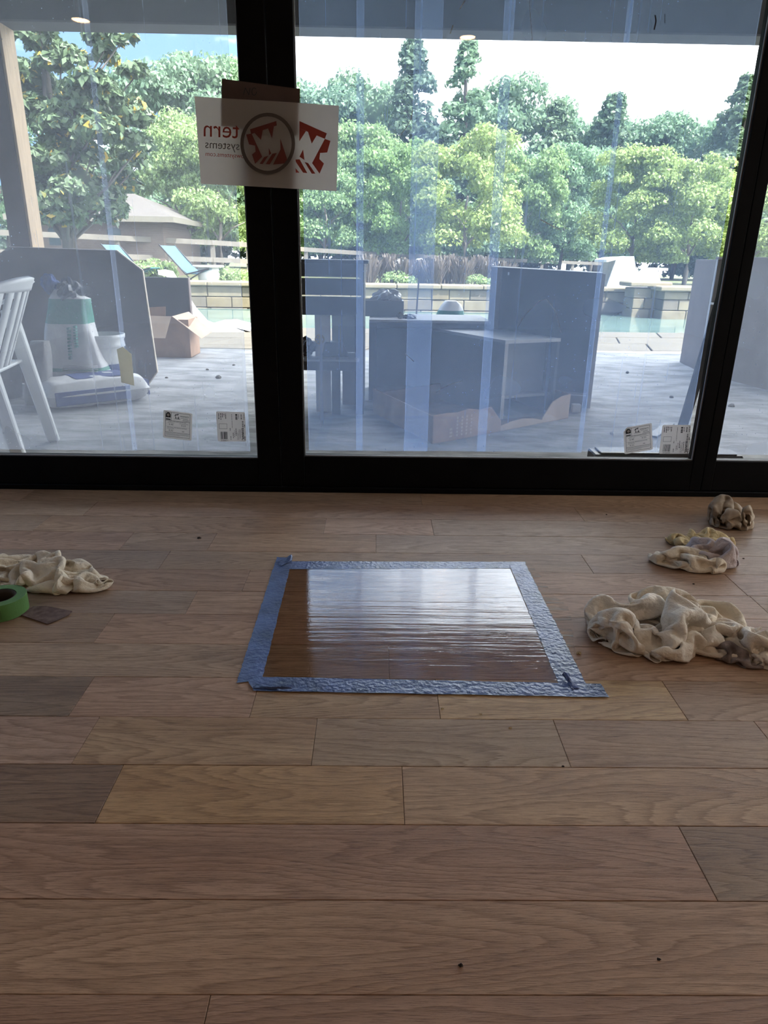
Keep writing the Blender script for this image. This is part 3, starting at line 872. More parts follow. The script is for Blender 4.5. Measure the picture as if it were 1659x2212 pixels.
def crown_clumps(seed, n, rad, zc, rz, cr, shape='round'):
    g = random.Random(seed); out = []
    for k in range(n):
        th = g.uniform(0, 2 * math.pi); 
        if shape == 'cone':
            h = g.uniform(0, 1) ** 1.1
            rr = rad * (1 - h) * g.uniform(0.45, 1.0); z = zc - rz + 2 * rz * h
            s = cr * (0.5 + 0.75 * (1 - h))
        else:
            ph = g.uniform(-1.25, 1.4); q = g.uniform(0.5, 0.98)
            rr = rad * math.cos(ph) ** 0.7 * q; z = zc + rz * math.sin(ph) * q
            s = cr * g.uniform(0.6, 1.25)
        out.append(((rr * math.cos(th), rr * math.sin(th), z), (s, s, s * 0.8)))
    return out

def trunk_mesh(seed, h, r, spread):
    g = random.Random(seed); mb = MB(); mb.smooth = True
    p = [(0, 0, -0.3)]
    for k in range(1, 6): p.append((g.uniform(-1, 1) * r * 0.7, g.uniform(-1, 1) * r * 0.7, h * k / 5))
    mb.tube(p, [r * (1.25 - 0.17 * k) for k in range(6)], 8)
    for k in range(6):
        i = g.randint(2, 4); a = g.uniform(0, 6.28); q = Vector(p[i])
        e = q + Vector((math.cos(a) * spread, math.sin(a) * spread, spread * g.uniform(0.5, 1.0)))
        mb.tube([q, q.lerp(e, 0.5) + Vector((0, 0, 0.12 * spread)), e], [r * 0.5, r * 0.35, r * 0.14], 6)
    return mb

# unit trees: crown about 1 high (scaled per tree)
protos = {
    'a': (quad_mesh('broadleaf_crown', leaf_cloud(1, crown_clumps(1, 64, 0.42, 0.54, 0.42, 0.115), 22000, 0.0145), M['leaf_a']), M['bark_l']),
    'a2': (quad_mesh('broadleaf_crown', leaf_cloud(2, crown_clumps(5, 60, 0.44, 0.54, 0.42, 0.12), 22000, 0.0145), M['leaf_a']), M['bark_l']),
    'b': (quad_mesh('dense_crown', leaf_cloud(3, crown_clumps(3, 64, 0.40, 0.52, 0.45, 0.115), 22000, 0.0145), M['leaf_b']), M['bark']),
    'c': (quad_mesh('conifer_crown', leaf_cloud(4, crown_clumps(4, 110, 0.30, 0.55, 0.45, 0.075, 'cone'), 20000, 0.0125, 0.1), M['leaf_c']), M['bark']),
    'd': (quad_mesh('conifer_crown', leaf_cloud(6, crown_clumps(9, 110, 0.28, 0.55, 0.45, 0.07, 'cone'), 20000, 0.0125, 0.1), M['leaf_b']), M['bark']),
}
trunk_data = {}
for k, (me, bk) in protos.items():
    mb = trunk_mesh(hash(k) % 97 if False else ord(k[0]), 0.55 if k not in 'cd' else 0.85, 0.018, 0.22 if k not in 'cd' else 0.06)
    o = mb.build('trunk', bk); trunk_data[k] = o.data; bpy.data.objects.remove(o)

def tree(kind, px, ptop, Y, wide, label, tint=(1, 1, 1), rot=0.0, cat='tree', group='trees behind the pool'):
    top = at(px, ptop, Y); zg = gz(top.x, min(Y, 90))
    hgt = top.z - zg
    root = empty({'a': 'leafy_tree', 'a2': 'leafy_tree', 'b': 'dense_tree', 'c': 'conifer_tree', 'd': 'conifer_tree'}[kind], (top.x, Y, zg), rot)
    root.scale = (hgt * wide, hgt * wide, hgt)
    tag(root, label, cat, group)
    f = bpy.data.objects.new('foliage', protos[kind][0]); C.objects.link(f); f.parent = root; f.color = (*tint, 1); f['kind'] = 'stuff'
    t = bpy.data.objects.new('trunk', trunk_data[kind]); C.objects.link(t); t.parent = root
    return root

T = [
 # back row
 ('b', 335, 132, 40, 0.95, 'tall rounded dark green tree just right of the magnolia', (0.95, 1, 1.1), 0.3),
 ('b', 445, 116, 42, 0.85, 'tall rounded tree against blue sky left of the door post', (0.95, 1, 1.0), 1.3),
 ('b', 560, 150, 44, 0.9, 'dense tree mostly hidden behind the paper sign', (0.9, 1, 1.0), 2.3),
 ('b', 690, 180, 44, 0.95, 'dark rounded tree directly right of the sign', (0.85, 0.95, 1.1), 0.9),
 ('b', 790, 172, 46, 0.9, 'dark rounded tree in the gap left of the twin conifers', (0.9, 0.95, 1.0), 4.1),
 ('c', 893, 88, 40, 1.15, 'tall ragged dark conifer, left of the two tallest', (1.0, 1.0, 1.15), 0.0),
 ('d', 1012, 92, 40, 1.15, 'tall pointed green conifer, right of the two tallest', (0.95, 1.0, 1.05), 1.0),
 ('b', 1110, 180, 46, 0.9, 'dark rounded tree right of the pointed conifer', (0.9, 0.95, 1.0), 5.0),
 ('c', 1205, 222, 44, 1.3, 'shorter dark conifer right of the middle of the skyline', (1, 1, 1), 2.0),
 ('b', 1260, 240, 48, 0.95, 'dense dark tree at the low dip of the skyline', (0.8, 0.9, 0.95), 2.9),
 ('c', 1330, 205, 44, 1.3, 'dark conifer with ragged tip in the right half', (0.95, 1, 1), 3.1),
 ('b', 1400, 250, 48, 1.0, 'dense dark tree under pale sky in the right half', (0.85, 0.95, 1.0), 0.2),
 ('b', 1500, 255, 47, 0.95, 'dense tree near the right door post', (0.9, 1, 1), 3.7),
 ('c', 1622, 165, 42, 1.3, 'tall dark conifer rising behind the right door post', (1, 1, 1), 4.4),
 ('b', 1700, 215, 44, 1.0, 'dense tree seen through the right-hand pane', (0.9, 1, 1), 1.1),
 ('b', -40, 120, 40, 1.0, 'dense tree behind the porch post at far left', (0.9, 1, 1), 2.2),
 # front row, sunlit spring green
 ('a', 372, 225, 29, 0.80, 'bright green leafy tree over the outbuilding roof', (1, 1, 1), 0.0),
 ('a2', 462, 250, 27, 0.85, 'bright green leafy tree directly behind the turquoise chair', (1.0, 1.0, 0.95), 1.2),
 ('a', 700, 300, 30, 0.85, 'leafy green tree low beside the sign', (0.8, 0.9, 1.0), 2.0),
 ('a2', 775, 260, 32, 0.85, 'broad leafy tree behind the drawer cabinet', (0.85, 0.92, 0.95), 3.0),
 ('a', 870, 290, 30, 0.85, 'leafy green tree behind the plume grass, left of the pale trunk', (0.85, 0.95, 0.9), 4.0),
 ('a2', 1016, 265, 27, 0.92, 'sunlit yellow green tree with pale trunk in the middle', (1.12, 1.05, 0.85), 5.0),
 ('a', 1135, 300, 31, 0.85, 'leafy green tree behind the tall dark cabinet', (0.85, 0.92, 0.9), 0.7),
 ('b', 1235, 310, 33, 0.9, 'shaded green tree above the white pool lounger', (0.95, 1.05, 1.0), 1.9),
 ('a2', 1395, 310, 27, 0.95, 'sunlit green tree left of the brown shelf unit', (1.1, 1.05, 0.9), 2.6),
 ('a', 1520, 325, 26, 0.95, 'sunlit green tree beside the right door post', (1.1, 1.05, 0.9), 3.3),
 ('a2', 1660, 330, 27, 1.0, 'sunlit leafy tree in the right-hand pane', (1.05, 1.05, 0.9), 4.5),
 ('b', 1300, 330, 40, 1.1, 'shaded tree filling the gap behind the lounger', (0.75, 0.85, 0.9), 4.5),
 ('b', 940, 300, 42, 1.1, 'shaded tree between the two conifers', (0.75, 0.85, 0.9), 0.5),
]
for i, a in enumerate(T): tree(*a[:5], a[5], *a[6:])

# dark hedge closing the view below the crowns
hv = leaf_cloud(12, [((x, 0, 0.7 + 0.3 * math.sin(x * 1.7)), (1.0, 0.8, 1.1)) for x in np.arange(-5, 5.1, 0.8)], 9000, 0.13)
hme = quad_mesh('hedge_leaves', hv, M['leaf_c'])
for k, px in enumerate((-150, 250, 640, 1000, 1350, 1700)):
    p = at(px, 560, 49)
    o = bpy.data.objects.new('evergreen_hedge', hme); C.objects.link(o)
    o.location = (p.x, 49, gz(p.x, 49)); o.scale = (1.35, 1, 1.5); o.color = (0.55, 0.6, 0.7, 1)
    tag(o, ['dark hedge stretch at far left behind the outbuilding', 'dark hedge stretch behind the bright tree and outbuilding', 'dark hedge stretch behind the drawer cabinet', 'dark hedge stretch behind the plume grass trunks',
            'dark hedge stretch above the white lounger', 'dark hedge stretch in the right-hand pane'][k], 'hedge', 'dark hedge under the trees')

# big magnolia at the left
MY = 13.0
mg = []
g_ = random.Random(21)
mpx = [(110, 110, 60), (170, 150, 70), (230, 120, 55), (140, 230, 80), (60, 180, 60), (240, 220, 60), (200, 300, 80), (100, 320, 75), (270, 300, 55), (60, 400, 60),
       (150, 400, 75), (230, 400, 65), (275, 360, 45), (90, 450, 40), (190, 452, 45), (260, 425, 45), (130, 80, 50), (80, 80, 45), (215, 75, 35), (60, 440, 60), (120, 455, 55), (230, 445, 50), (160, 430, 60), (90, 400, 60), (200, 420, 55), (150, 330, 60), (100, 160, 60), (150, 300, 60), (210, 250, 60), (30, 350, 60), (200, 380, 60), (120, 270, 70), (180, 210, 60), (90, 210, 60), (250, 330, 55), (120, 360, 70), (275, 180, 40), (290, 240, 35), (300, 330, 30), (20, 300, 60), (10, 150, 60), (40, 240, 60), (270, 90, 28)]
base = at(150, 560, MY); base.z = gz(base.x, 15)
for x_, y_, r_ in mpx:
    p = at(x_, y_, MY + g_.uniform(-0.9, 0.9)) - base
    q = r_ / FPX * MY
    for s_ in range(3):
        off = Vector((g_.uniform(-1, 1), g_.uniform(-1, 1), g_.uniform(-1, 1))) * q * 0.62
        mg.append((tuple(p + off), (q * 0.48, q * 0.5, q * 0.34)))
mroot = empty('magnolia_tree', base); tag(mroot, 'large dark-leaved magnolia with yellowing leaves at the upper left', 'tree')
fo = bpy.data.objects.new('foliage', quad_mesh('magnolia_foliage', leaf_cloud(31, mg, 30000, 0.072, 0.5, 0.15), M['leaf_m'])); C.objects.link(fo); fo.parent = mroot; fo['kind'] = 'stuff'
mb = MB(); mb.smooth = True
mb.tube([(0, 0, -0.3), (0.05, 0, 1.2), (-0.05, 0.1, 2.6), (0.05, 0, 4.4)], [0.17, 0.14, 0.10, 0.05], 10)
for c_, r_ in mg[::3]:
    z_ = max(0.9, c_[2] - 0.9)
    mb.tube([(0, 0, z_ - 0.2), (c_[0] * 0.55, c_[1] * 0.5, z_ + 0.3), c_], [0.032, 0.02, 0.008], 6)
mb.build('trunk', M['bark'], mroot)

# ornamental grass tufts and shrubs behind the pool wall
def tuft(seed, n, h, spread):
    g = np.random.default_rng(seed); vs = np.empty((n, 4, 3))
    for k in range(n):
        a = g.uniform(0, 6.28); s = g.uniform(0.1, 1) * spread; hh = h * g.uniform(0.6, 1.1)
        b0 = np.array([g.normal() * 0.06, g.normal() * 0.06, 0]); tip = b0 + np.array([math.cos(a) * s, math.sin(a) * s, hh])
        w = np.array([-math.sin(a), math.cos(a), 0]) * 0.012
        vs[k] = (b0 - w, b0 + w, tip + w * 0.8, tip - w * 0.8)
    return vs.reshape(-1, 3)
tm = [quad_mesh('plume_grass', tuft(s, 260, 0.62, 0.34), M['drygrass']) for s in (1, 2)]
for k, (px, Y) in enumerate(((795, 16.4), (838, 16.8), (872, 16.3), (905, 16.7), (940, 16.2), (968, 16.9), (1000, 16.4), (1040, 16.8), (1085, 16.5))):
    p = at(px, 600, Y)
    o = bpy.data.objects.new('plume_grass', tm[k % 2]); C.objects.link(o)
    o.location = (p.x, Y, gz(p.x, Y) - 0.02); o.rotation_euler = (0, 0, k * 1.3); o.scale = (1, 1, rnd.uniform(0.8, 1.1))
    tag(o, ['tan plume grass clump beside the drawer cabinet', 'second tan plume grass clump from the drawer cabinet', 'third tan plume grass clump from the drawer cabinet', 'tan plume grass clump above the thin stick',
            'tan plume grass clump above the wall recess', 'tan plume grass clump left of the pale trunk', 'tan plume grass clump in front of the pale trunk', 'tan plume grass clump next to the tall dark cabinet', 'tan plume grass clump mostly behind the tall dark cabinet'][k], 'grass', 'plume grasses on the pool wall')
sm_ = quad_mesh('low_shrub', leaf_cloud(44, [((0, 0, 0.18), (0.35, 0.3, 0.22)), ((0.3, 0, 0.12), (0.25, 0.25, 0.18))], 700, 0.035), M['leaf_a'])
for k, (px, Y, s) in enumerate(((855, 16.0, 0.9), (325, 16.2, 1.3), (480, 16.3, 1.1), (508, 16.6, 1.0), (345, 16.8, 1.3), (540, 16.2, 0.9), (1030, 16.0, 0.7))):
    p = at(px, 600, Y)
    o = bpy.data.objects.new('low_shrub', sm_); C.objects.link(o); o.location = (p.x, Y, gz(p.x, Y) - 0.02); o.scale = (s, s, s); o.rotation_euler = (0, 0, k)
    tag(o, ['small green shrub among the plume grass', 'green shrub right of the brown octagonal board', 'green shrub right of the white stool', 'small green shrub by the door post', 'green shrub between the turquoise chairs', 'small green shrub cut off by the door post', 'small shrub near the tall dark cabinet'][k], 'shrub', 'low shrubs behind the pool wall')

# ================================================================== patio furniture beyond
def sling_chair(px0, Y, label, flip=1):
    p = at(px0, 590, Y); zg = 0.27
    root = empty('sling_chair', (p.x, Y, zg)); tag(root, label, 'chair', 'turquoise sling chairs')
    root.rotation_euler = (0, 0, R(-18))
    s = 1.0
    mb = MB(); mb.grid(lambda u, v: (-0.36 * 1 + 0.60 * v + 0.02 * math.sin(3.1 * v), -0.28 + 0.56 * u, 0.78 - 0.55 * v - 0.06 * math.sin(math.pi * v)), 6, 8)
    mb.build('back_sling', M['turq'], root, solid=0.012)
    mb = MB(); mb.grid(lambda u, v: (0.24 + 0.55 * v, -0.28 + 0.56 * u, 0.23 + 0.10 * v - 0.05 * math.sin(math.pi * v)), 6, 6)
    mb.build('seat_sling', M['turq_d'], root, solid=0.012)
    for y in (-0.29, 0.29):
        MB().tube([(-0.38, y, 0.80), (0.22, y, 0.21), (0.80, y, 0.33)], 0.016, 8).build('side_rail', M['metal_d'], root)
        MB().tube([(0.05, y, 0.38), (0.45, y, 0.0)], 0.014, 8).build('leg', M['metal_d'], root)
        MB().tube([(0.70, y, 0.31), (0.10, y, 0.0)], 0.014, 8).build('leg', M['metal_d'], root)
    return root
sling_chair(398, 16.2, 'turquoise sling chair on the bank, nearer the door post')
sling_chair(275, 16.2, 'turquoise sling chair partly hidden by the brown octagonal board')
# white ceramic stool/side table beside the sling chair
p = at(452, 606, 16.0)
st = empty('garden_stool', (p.x, 16.0, 0.26)); tag(st, 'white drum side table beside the turquoise chair', 'table')
mb = MB(); mb.smooth = True; mb.lathe([(0.0, 0.0), (0.16, 0.0), (0.22, 0.1), (0.24, 0.22), (0.22, 0.36), (0.0, 0.36)], 20).build('drum', M['plastic_w'], st)
mb = MB(); mb.smooth = True; mb.lathe([(0.0, 0.36), (0.32, 0.365), (0.34, 0.39), (0.32, 0.41), (0.0, 0.415)], 24).build('table_top', M['plastic_w'], st)

def chaise(name, prof, width, loc, rz, label):
    """solid moulded lounger: side profile swept across its width"""
    root = empty(name, loc, rz); tag(root, label, 'lounger', 'white pool loungers')
    n = len(prof); th = 0.05
    top = [Vector((x, 0, z)) for x, z in prof]
    mb = MB(); mb.smooth = False
    for y in (-width / 2, width / 2): pass
    poly = [Vector((x, -width / 2, z)) for x, z in prof] + [Vector((x, -width / 2, max(0.0, z - th))) for x, z in prof[::-1]]
    for i in range(n - 1):
        a, b = prof[i], prof[i + 1]
        mb.hexa([(a[0], -width/2, a[1]-th), (b[0], -width/2, b[1]-th), (b[0], width/2, b[1]-th), (a[0], width/2, a[1]-th)],
                [(a[0], -width/2, a[1]), (b[0], -width/2, b[1]), (b[0], width/2, b[1]), (a[0], width/2, a[1])])
    mb.build('shell', M['plastic_w'], root)
    for y in (-width / 2, width / 2 - 0.04):
        w = MB()
        pl = [Vector((x, y, z - th)) for x, z in prof] 
        w.prism([Vector((prof[0][0] + 0.06, y, 0.0))] + [Vector((prof[-1][0] - 0.06, y, 0.0))] + [Vector((x, y, z - th)) for x, z in prof[::-1][1:-1]], (0, 0.04, 0)).build('side_wall', M['plastic_w'], root)
    return root
p = at(455, 704, 9.45)
chaise('pool_lounger', [(-0.56, 0.74), (-0.46, 0.72), (-0.34, 0.50), (-0.20, 0.26), (-0.06, 0.09), (0.02, 0.06), (0.16, 0.10), (0.32, 0.11), (0.52, 0.06)], 0.62, (p.x, 9.45, PZ - 0.01), R(8),
       'white moulded pool lounger on the deck by the cardboard box')
p = at(1352, 628, 15.6)
chaise('pool_lounger', [(-0.62, 0.55), (-0.42, 0.60), (-0.05, 0.62), (0.05, 0.30), (0.30, 0.24), (0.50, 0.40), (0.72, 0.40)], 0.7, (p.x, 15.65, 0.36), R(4),
       'white lounger on the stone wall at the right')

# ================================================================== things stored on the patio, left pane
# octagonal table top leaning
oct_px = [(18, 533, 5.42), (250, 541, 5.42), (306, 584, 5.38), (338, 803, 5.22), (318, 832, 5.20), (-30, 826, 5.20), (-62, 796, 5.22), (-38, 575, 5.38)]
op = [at(*q) for q in oct_px]
low = min(v.z for v in op)
op = [Vector((v.x, v.y, v.z - low + PZ + 0.004)) for v in op]
ob = empty('octagonal_board', (op[5].lerp(op[4], 0.5).x, 5.21, PZ)); tag(ob, 'large dark brown octagonal board standing on edge', 'board')
keep(ob, MB().prism(op, (0, 0.026, 0.004)).build('board_face', M['panel_brown'], bevel=0.002),
     *[MB().hexa([a + Vector((0, 0.001, 0)), b + Vector((0, 0.001, 0)), b + Vector((0, 0.027, 0)), a + Vector((0, 0.027, 0))],
                 [a + q + Vector((0, 0.001, 0)), b + q + Vector((0, 0.001, 0)), b + q + Vector((0, 0.027, 0)), a + q + Vector((0, 0.027, 0))]).build('edge_strip', M['panel_edge'])
       for a, b, q in ((op[3], op[2], Vector((0.007, 0, 0))), (op[2], op[1], Vector((0.004, 0, 0.005))), (op[4], op[3], Vector((0.006, 0, -0.002))))])
# prop that carries the board
def pillow(sx, sy, sz, seed, flat=0.35, nx=18, ny=12):
    """closed bag shape"""
    g = random.Random(seed); ph = [g.uniform(0, 6.28) for _ in range(6)]
    def surf(sgn):
        def fn(u, v):
            a, b = 2 * u - 1, 2 * v - 1
            e = max(0.0, (1 - abs(a) ** 4)) ** flat * max(0.0, (1 - abs(b) ** 4)) ** flat
            k = 1 + 0.06 * math.sin(7 * a + ph[0]) * math.sin(5 * b + ph[1]) + 0.04 * math.sin(13 * a + ph[2] + 4 * b)
            return (a * sx / 2 * (1 - 0.03 * abs(b) ** 3), b * sy / 2 * (1 - 0.03 * abs(a) ** 3), sgn * sz / 2 * e * k)
        return fn
    mb = MB(); mb.smooth = True
    mb.grid(surf(1), nx, ny)
    n0 = len(mb.f)
    mb.grid(surf(-1), nx, ny)
    for i in range(n0, len(mb.f)): mb.f[i] = mb.f[i][::-1]
    return mb

# flat blue and white bag lying under the pile
b0 = gr(95, 888, PZ); b1 = gr(262, 868, PZ)
cen = (b0 + b1) / 2 + Vector((0.0, 0.16, 0))
ang = math.atan2((b1 - b0).y, (b1 - b0).x)
fb = empty('cement_bag_flat', (cen.x, cen.y, PZ), ang)
tag(fb, 'blue and white cement bag lying flat at the bottom of the pile', 'bag', 'bags of building mix')
o = pillow(0.66, 0.40, 0.17, 3, 0.18).build('bag_body', M['bag_white'], fb); o.location = (0, 0, 0.086)
mb = MB().box((-0.29, -0.197, 0.03), (0.18, -0.190, 0.115)); mb.build('blue_print', M['bag_blue'], fb, bevel=0.002)
mb = MB().box((0.326, -0.14, 0.03), (0.333, 0.12, 0.13)); mb.build('end_print', M['bag_blue'], fb, bevel=0.002)
mb = MB().box((-0.12, -0.10, 0.168), (0.22, 0.12, 0.175)); mb.build('top_print', M['bag_blue'], fb, bevel=0.002)
mb = MB(); mb.prism([(0.334, -0.09, 0.05), (0.334, -0.02, 0.09), (0.334, 0.0, 0.08), (0.334, 0.02, 0.09), (0.334, 0.08, 0.05), (0.334, 0.02, 0.078), (0.334, 0.0, 0.07), (0.334, -0.02, 0.08)], (0.001, 0, 0)); mb.build('mountain_logo', M['ink_white'], fb)

# green and white bag leaning on top
def loft_bag(name, secs, mats, bands, n=28, fold=0.0):
    """secs: list of (centre xyz, half width, half depth); bands: material index per segment"""
    mb = MB(); mb.smooth = True
    vs = []
    for i, (c, a, b) in enumerate(secs):
        for k in range(n):
            th = 2 * math.pi * k / n
            cx, sy = math.cos(th), math.sin(th)
            ex = math.copysign(abs(cx) ** 0.6, cx); ey = math.copysign(abs(sy) ** 0.6, sy)
            wr = 1 + 0.04 * math.sin(5 * th + i * 0.8) + 0.025 * math.sin(9 * th - i * 0.5)
            vs.append((c[0] + a * ex * wr, c[1] + b * ey * wr, c[2]))
    fs, mi = [], []
    for i in range(len(secs) - 1):
        for k in range(n):
            fs.append((i*n+k, i*n+(k+1)%n, (i+1)*n+(k+1)%n, (i+1)*n+k)); mi.append(bands[i])
    fs.append(tuple(range(n))[::-1]); mi.append(bands[0]); fs.append(tuple(range((len(secs)-1)*n, len(secs)*n))); mi.append(bands[-1])
    mb.v = vs; mb.f = [list(f) for f in fs]; mb.mi = mi; mb.sm = [True] * len(fs)
    return mb
Yg = 4.72
def zz(py, px=150): return at(px, py, Yg).z
def xx(px, py): return at(px, py, Yg).x
secs = []
for py, pl, pr, dp in ((818, 98, 221, 0.10), (805, 92, 216, 0.11), (797, 91, 213, 0.115), (780, 88, 205, 0.12), (750, 84, 195, 0.12), (722, 83, 185, 0.115), (702, 83, 178, 0.105), (690, 83, 176, 0.10), (668, 84, 173, 0.09), (648, 86, 171, 0.08), (640, 90, 150, 0.06), (628, 97, 138, 0.05)):
    xa, xb = xx(pl, py), xx(pr, py)
    secs.append((((xa + xb) / 2, Yg + 0.12 + 0.05 * (818 - py) / 190, zz(py)), (xb - xa) / 2, dp))
bands = [0, 1, 0, 0, 0, 0, 1, 1, 1, 0, 0]
gb = empty('plaster_bag', (secs[0][0][0], secs[0][0][1], secs[0][0][2])); tag(gb, 'white bag with green top band propped upright on the pile', 'bag', 'bags of building mix')
o = loft_bag('bag', secs, None, bands).build('bag_body', [M['bag_white'], M['bag_green']])
keep(gb, o)

def text_polys(txt, w=1.0):
    """triangulated text outline normalised to a unit box (u right, v up)"""
    cu = bpy.data.curves.new('t', 'FONT'); cu.body = txt; cu.resolution_u = 3
    ob_ = bpy.data.objects.new('t', cu)
    me = bpy.data.meshes.new_from_object(ob_)
    vs = np.array([v.co[:2] for v in me.vertices]); fs = [list(p.vertices) for p in me.polygons]
    bpy.data.objects.remove(ob_); bpy.data.curves.remove(cu); bpy.data.meshes.remove(me)
    lo, hi = vs.min(0), vs.max(0)
    return (vs - lo) / np.maximum(hi - lo, 1e-6), fs

def bil(q, u, v):
    """q: four 3d corners TL, TR, BR, BL ; u right, v down"""
    a = q[0].lerp(q[1], u); b = q[3].lerp(q[2], u)
    return a.lerp(b, v)

def quad_text(mb, txt, q, u0, v0, u1, v1, off, mirror=False, rot=False):
    vs, fs = text_polys(txt)
    out = []
    for a, b in vs:
        if mirror: a = 1 - a
        if rot: uu, vv = u0 + (u1 - u0) * (1 - b), v0 + (v1 - v0) * (a)
        else: uu, vv = u0 + (u1 - u0) * a, v1 - (v1 - v0) * b
        out.append(bil(q, uu, vv) + off)
    mb.add(out, fs)
def quad_rect(mb, q, u0, v0, u1, v1, off):
    mb.add([bil(q, u0, v0) + off, bil(q, u0, v1) + off, bil(q, u1, v1) + off, bil(q, u1, v0) + off], [(0, 1, 2, 3)])

# printed columns on the bag (unreadable words running downwards)
rt = random.Random(5)
for px0, y0_, y1_ in ((143, 708, 778), (157, 704, 752)):
    yy = y0_; mb = MB()
    while yy < y1_:
        h_ = rt.uniform(3.0, 6.0)
        a = at(px0 + (yy - 700) * 0.06, yy, Yg - 0.012); b = at(px0 + 6 + (yy - 700) * 0.06, yy + h_, Yg - 0.012)
        mb.box((a.x, a.y, b.z), (b.x, a.y + 0.03, a.z)); yy += h_ + 2.0
    keep(gb, mb.build('print', M['ink_green']))
mb = MB()
for k in range(4):
    a = at(134, 790 + k * 4.2, Yg - 0.012); b = at(210, 791.6 + k * 4.2, Yg - 0.012)
    mb.box((a.x, a.y, b.z), (b.x, a.y + 0.02, a.z))
keep(gb, mb.build('stripe_print', M['bag_white']))

# crumpled black plastic bag and blue cloth lying on top of the bag
def lump(name, c, rx, ry, rz, seed, mat, label, cat, amp=0.22):
    g = random.Random(seed); ph = [g.uniform(0, 6.28) for _ in range(8)]
    mb = MB(); mb.smooth = False
    def fn(u, v):
        th, phi = 2 * math.pi * u, math.pi * (v - 0.5)
        k = 1 + amp * (math.sin(3 * th + ph[0]) * math.cos(2 * phi + ph[1]) + 0.6 * math.sin(5 * th + ph[2] + 3 * phi) + 0.5 * math.sin(8 * th - 5 * phi + ph[3]))
        return (rx * k * math.cos(th) * math.cos(phi), ry * k * math.sin(th) * math.cos(phi), rz * k * math.sin(phi))
    mb.grid(fn, 26, 16)
    o = mb.build(name, mat); o.location = c
    tag(o, label, cat)
    return o
lump('black_plastic_bag', at(150, 632, Yg + 0.16), 0.085, 0.08, 0.075, 2, M['plastic_b'], 'crumpled black plastic bag on top of the green bag', 'bag')
lump('blue_cloth', at(108, 614, Yg + 0.15), 0.055, 0.05, 0.055, 5, M['blue_cloth'], 'crumpled blue cloth on top of the green bag', 'cloth')

# bucket
bk = at(225, 815, 5.0)
bu = empty('paint_bucket', (bk.x, 5.02, PZ)); tag(bu, 'white plastic bucket with blue label behind the bags', 'bucket')
rb, rt_, hb = 0.135, 0.155, at(225, 722, 5.0).z - PZ
mb = MB(); mb.smooth = True
mb.lathe([(0.0, 0.0), (rb, 0.0), (rb + 0.008, hb * 0.5), (rt_ - 0.004, hb * 0.78)], 32).build('bucket_body', M['plastic_w'], bu)
mb = MB(); mb.smooth = True
mb.lathe([(rt_ - 0.002, hb * 0.78), (rt_ + 0.006, hb * 0.79), (rt_ + 0.002, hb * 0.84), (rt_ - 0.002, hb * 0.90), (rt_ + 0.008, hb * 0.94), (rt_ + 0.010, hb), (rt_ - 0.006, hb), (rt_ - 0.01, hb * 0.88), (0, hb * 0.88)], 32).build('rim', M['plastic_w'], bu)
mb = MB(); mb.smooth = True
mb.lathe([(rb + 0.0085, hb * 0.28), (rb + 0.0125, hb * 0.50)], 32).build('label_band', M['bag_blue'], bu)
vs, fs = text_polys('Sen')
mb = MB(); tv = []
for a, b in vs:
    th = -math.pi / 2 + 0.30 + (a - 0.0) * 0.45
    z = hb * (0.33 + 0.12 * b); rr = rb + 0.0135
    tv.append((rr * math.cos(th), rr * math.sin(th), z))
mb.add(tv, fs); mb.build('label_text', M['ink_white'], bu)

# grey bag standing at far left, another behind it
def upright_bag(name, pl, pr, pt, pb, Y, mat, label, dark):
    secs = []
    for k in range(9):
        f = k / 8; py = pb + (pt - pb) * f
        xa, xb = at(pl, py, Y).x, at(pr, py, Y).x
        w = (xb - xa) / 2 * (1.0 - 0.25 * f ** 4)
        secs.append((((xa + xb) / 2, Y + 0.09, at(pl, py, Y).z), w, 0.085 * (1.0 - 0.5 * f ** 3)))
    z0 = min(s[0][2] for s in secs)
    secs = [((s[0][0], s[0][1], s[0][2] - z0 + PZ + 0.002), s[1], s[2]) for s in secs]
    root = empty(name, (secs[0][0][0], Y + 0.09, PZ)); tag(root, label, 'bag', 'bags of building mix')
    keep(root, loft_bag('b', secs, None, [0] * 8).build('bag_body', mat))
    if dark:
        a, b = at(dark[0], dark[1], Y - 0.012), at(dark[2], dark[3], Y - 0.012)
        keep(root, MB().box((a.x, a.y, b.z), (b.x, a.y + 0.03, a.z)).build('label', M['label_dark'], bevel=0.002))
    return root
upright_bag('mortar_bag', 48, 96, 748, 884, 4.42, M['bag_grey'], 'grey bag with dark label standing behind the chair leg', (66, 772, 84, 852))
upright_bag('mortar_bag', -60, 26, 700, 860, 4.6, M['bag_grey'], 'dark topped grey bag at the far left edge', (-20, 716, 20, 780))

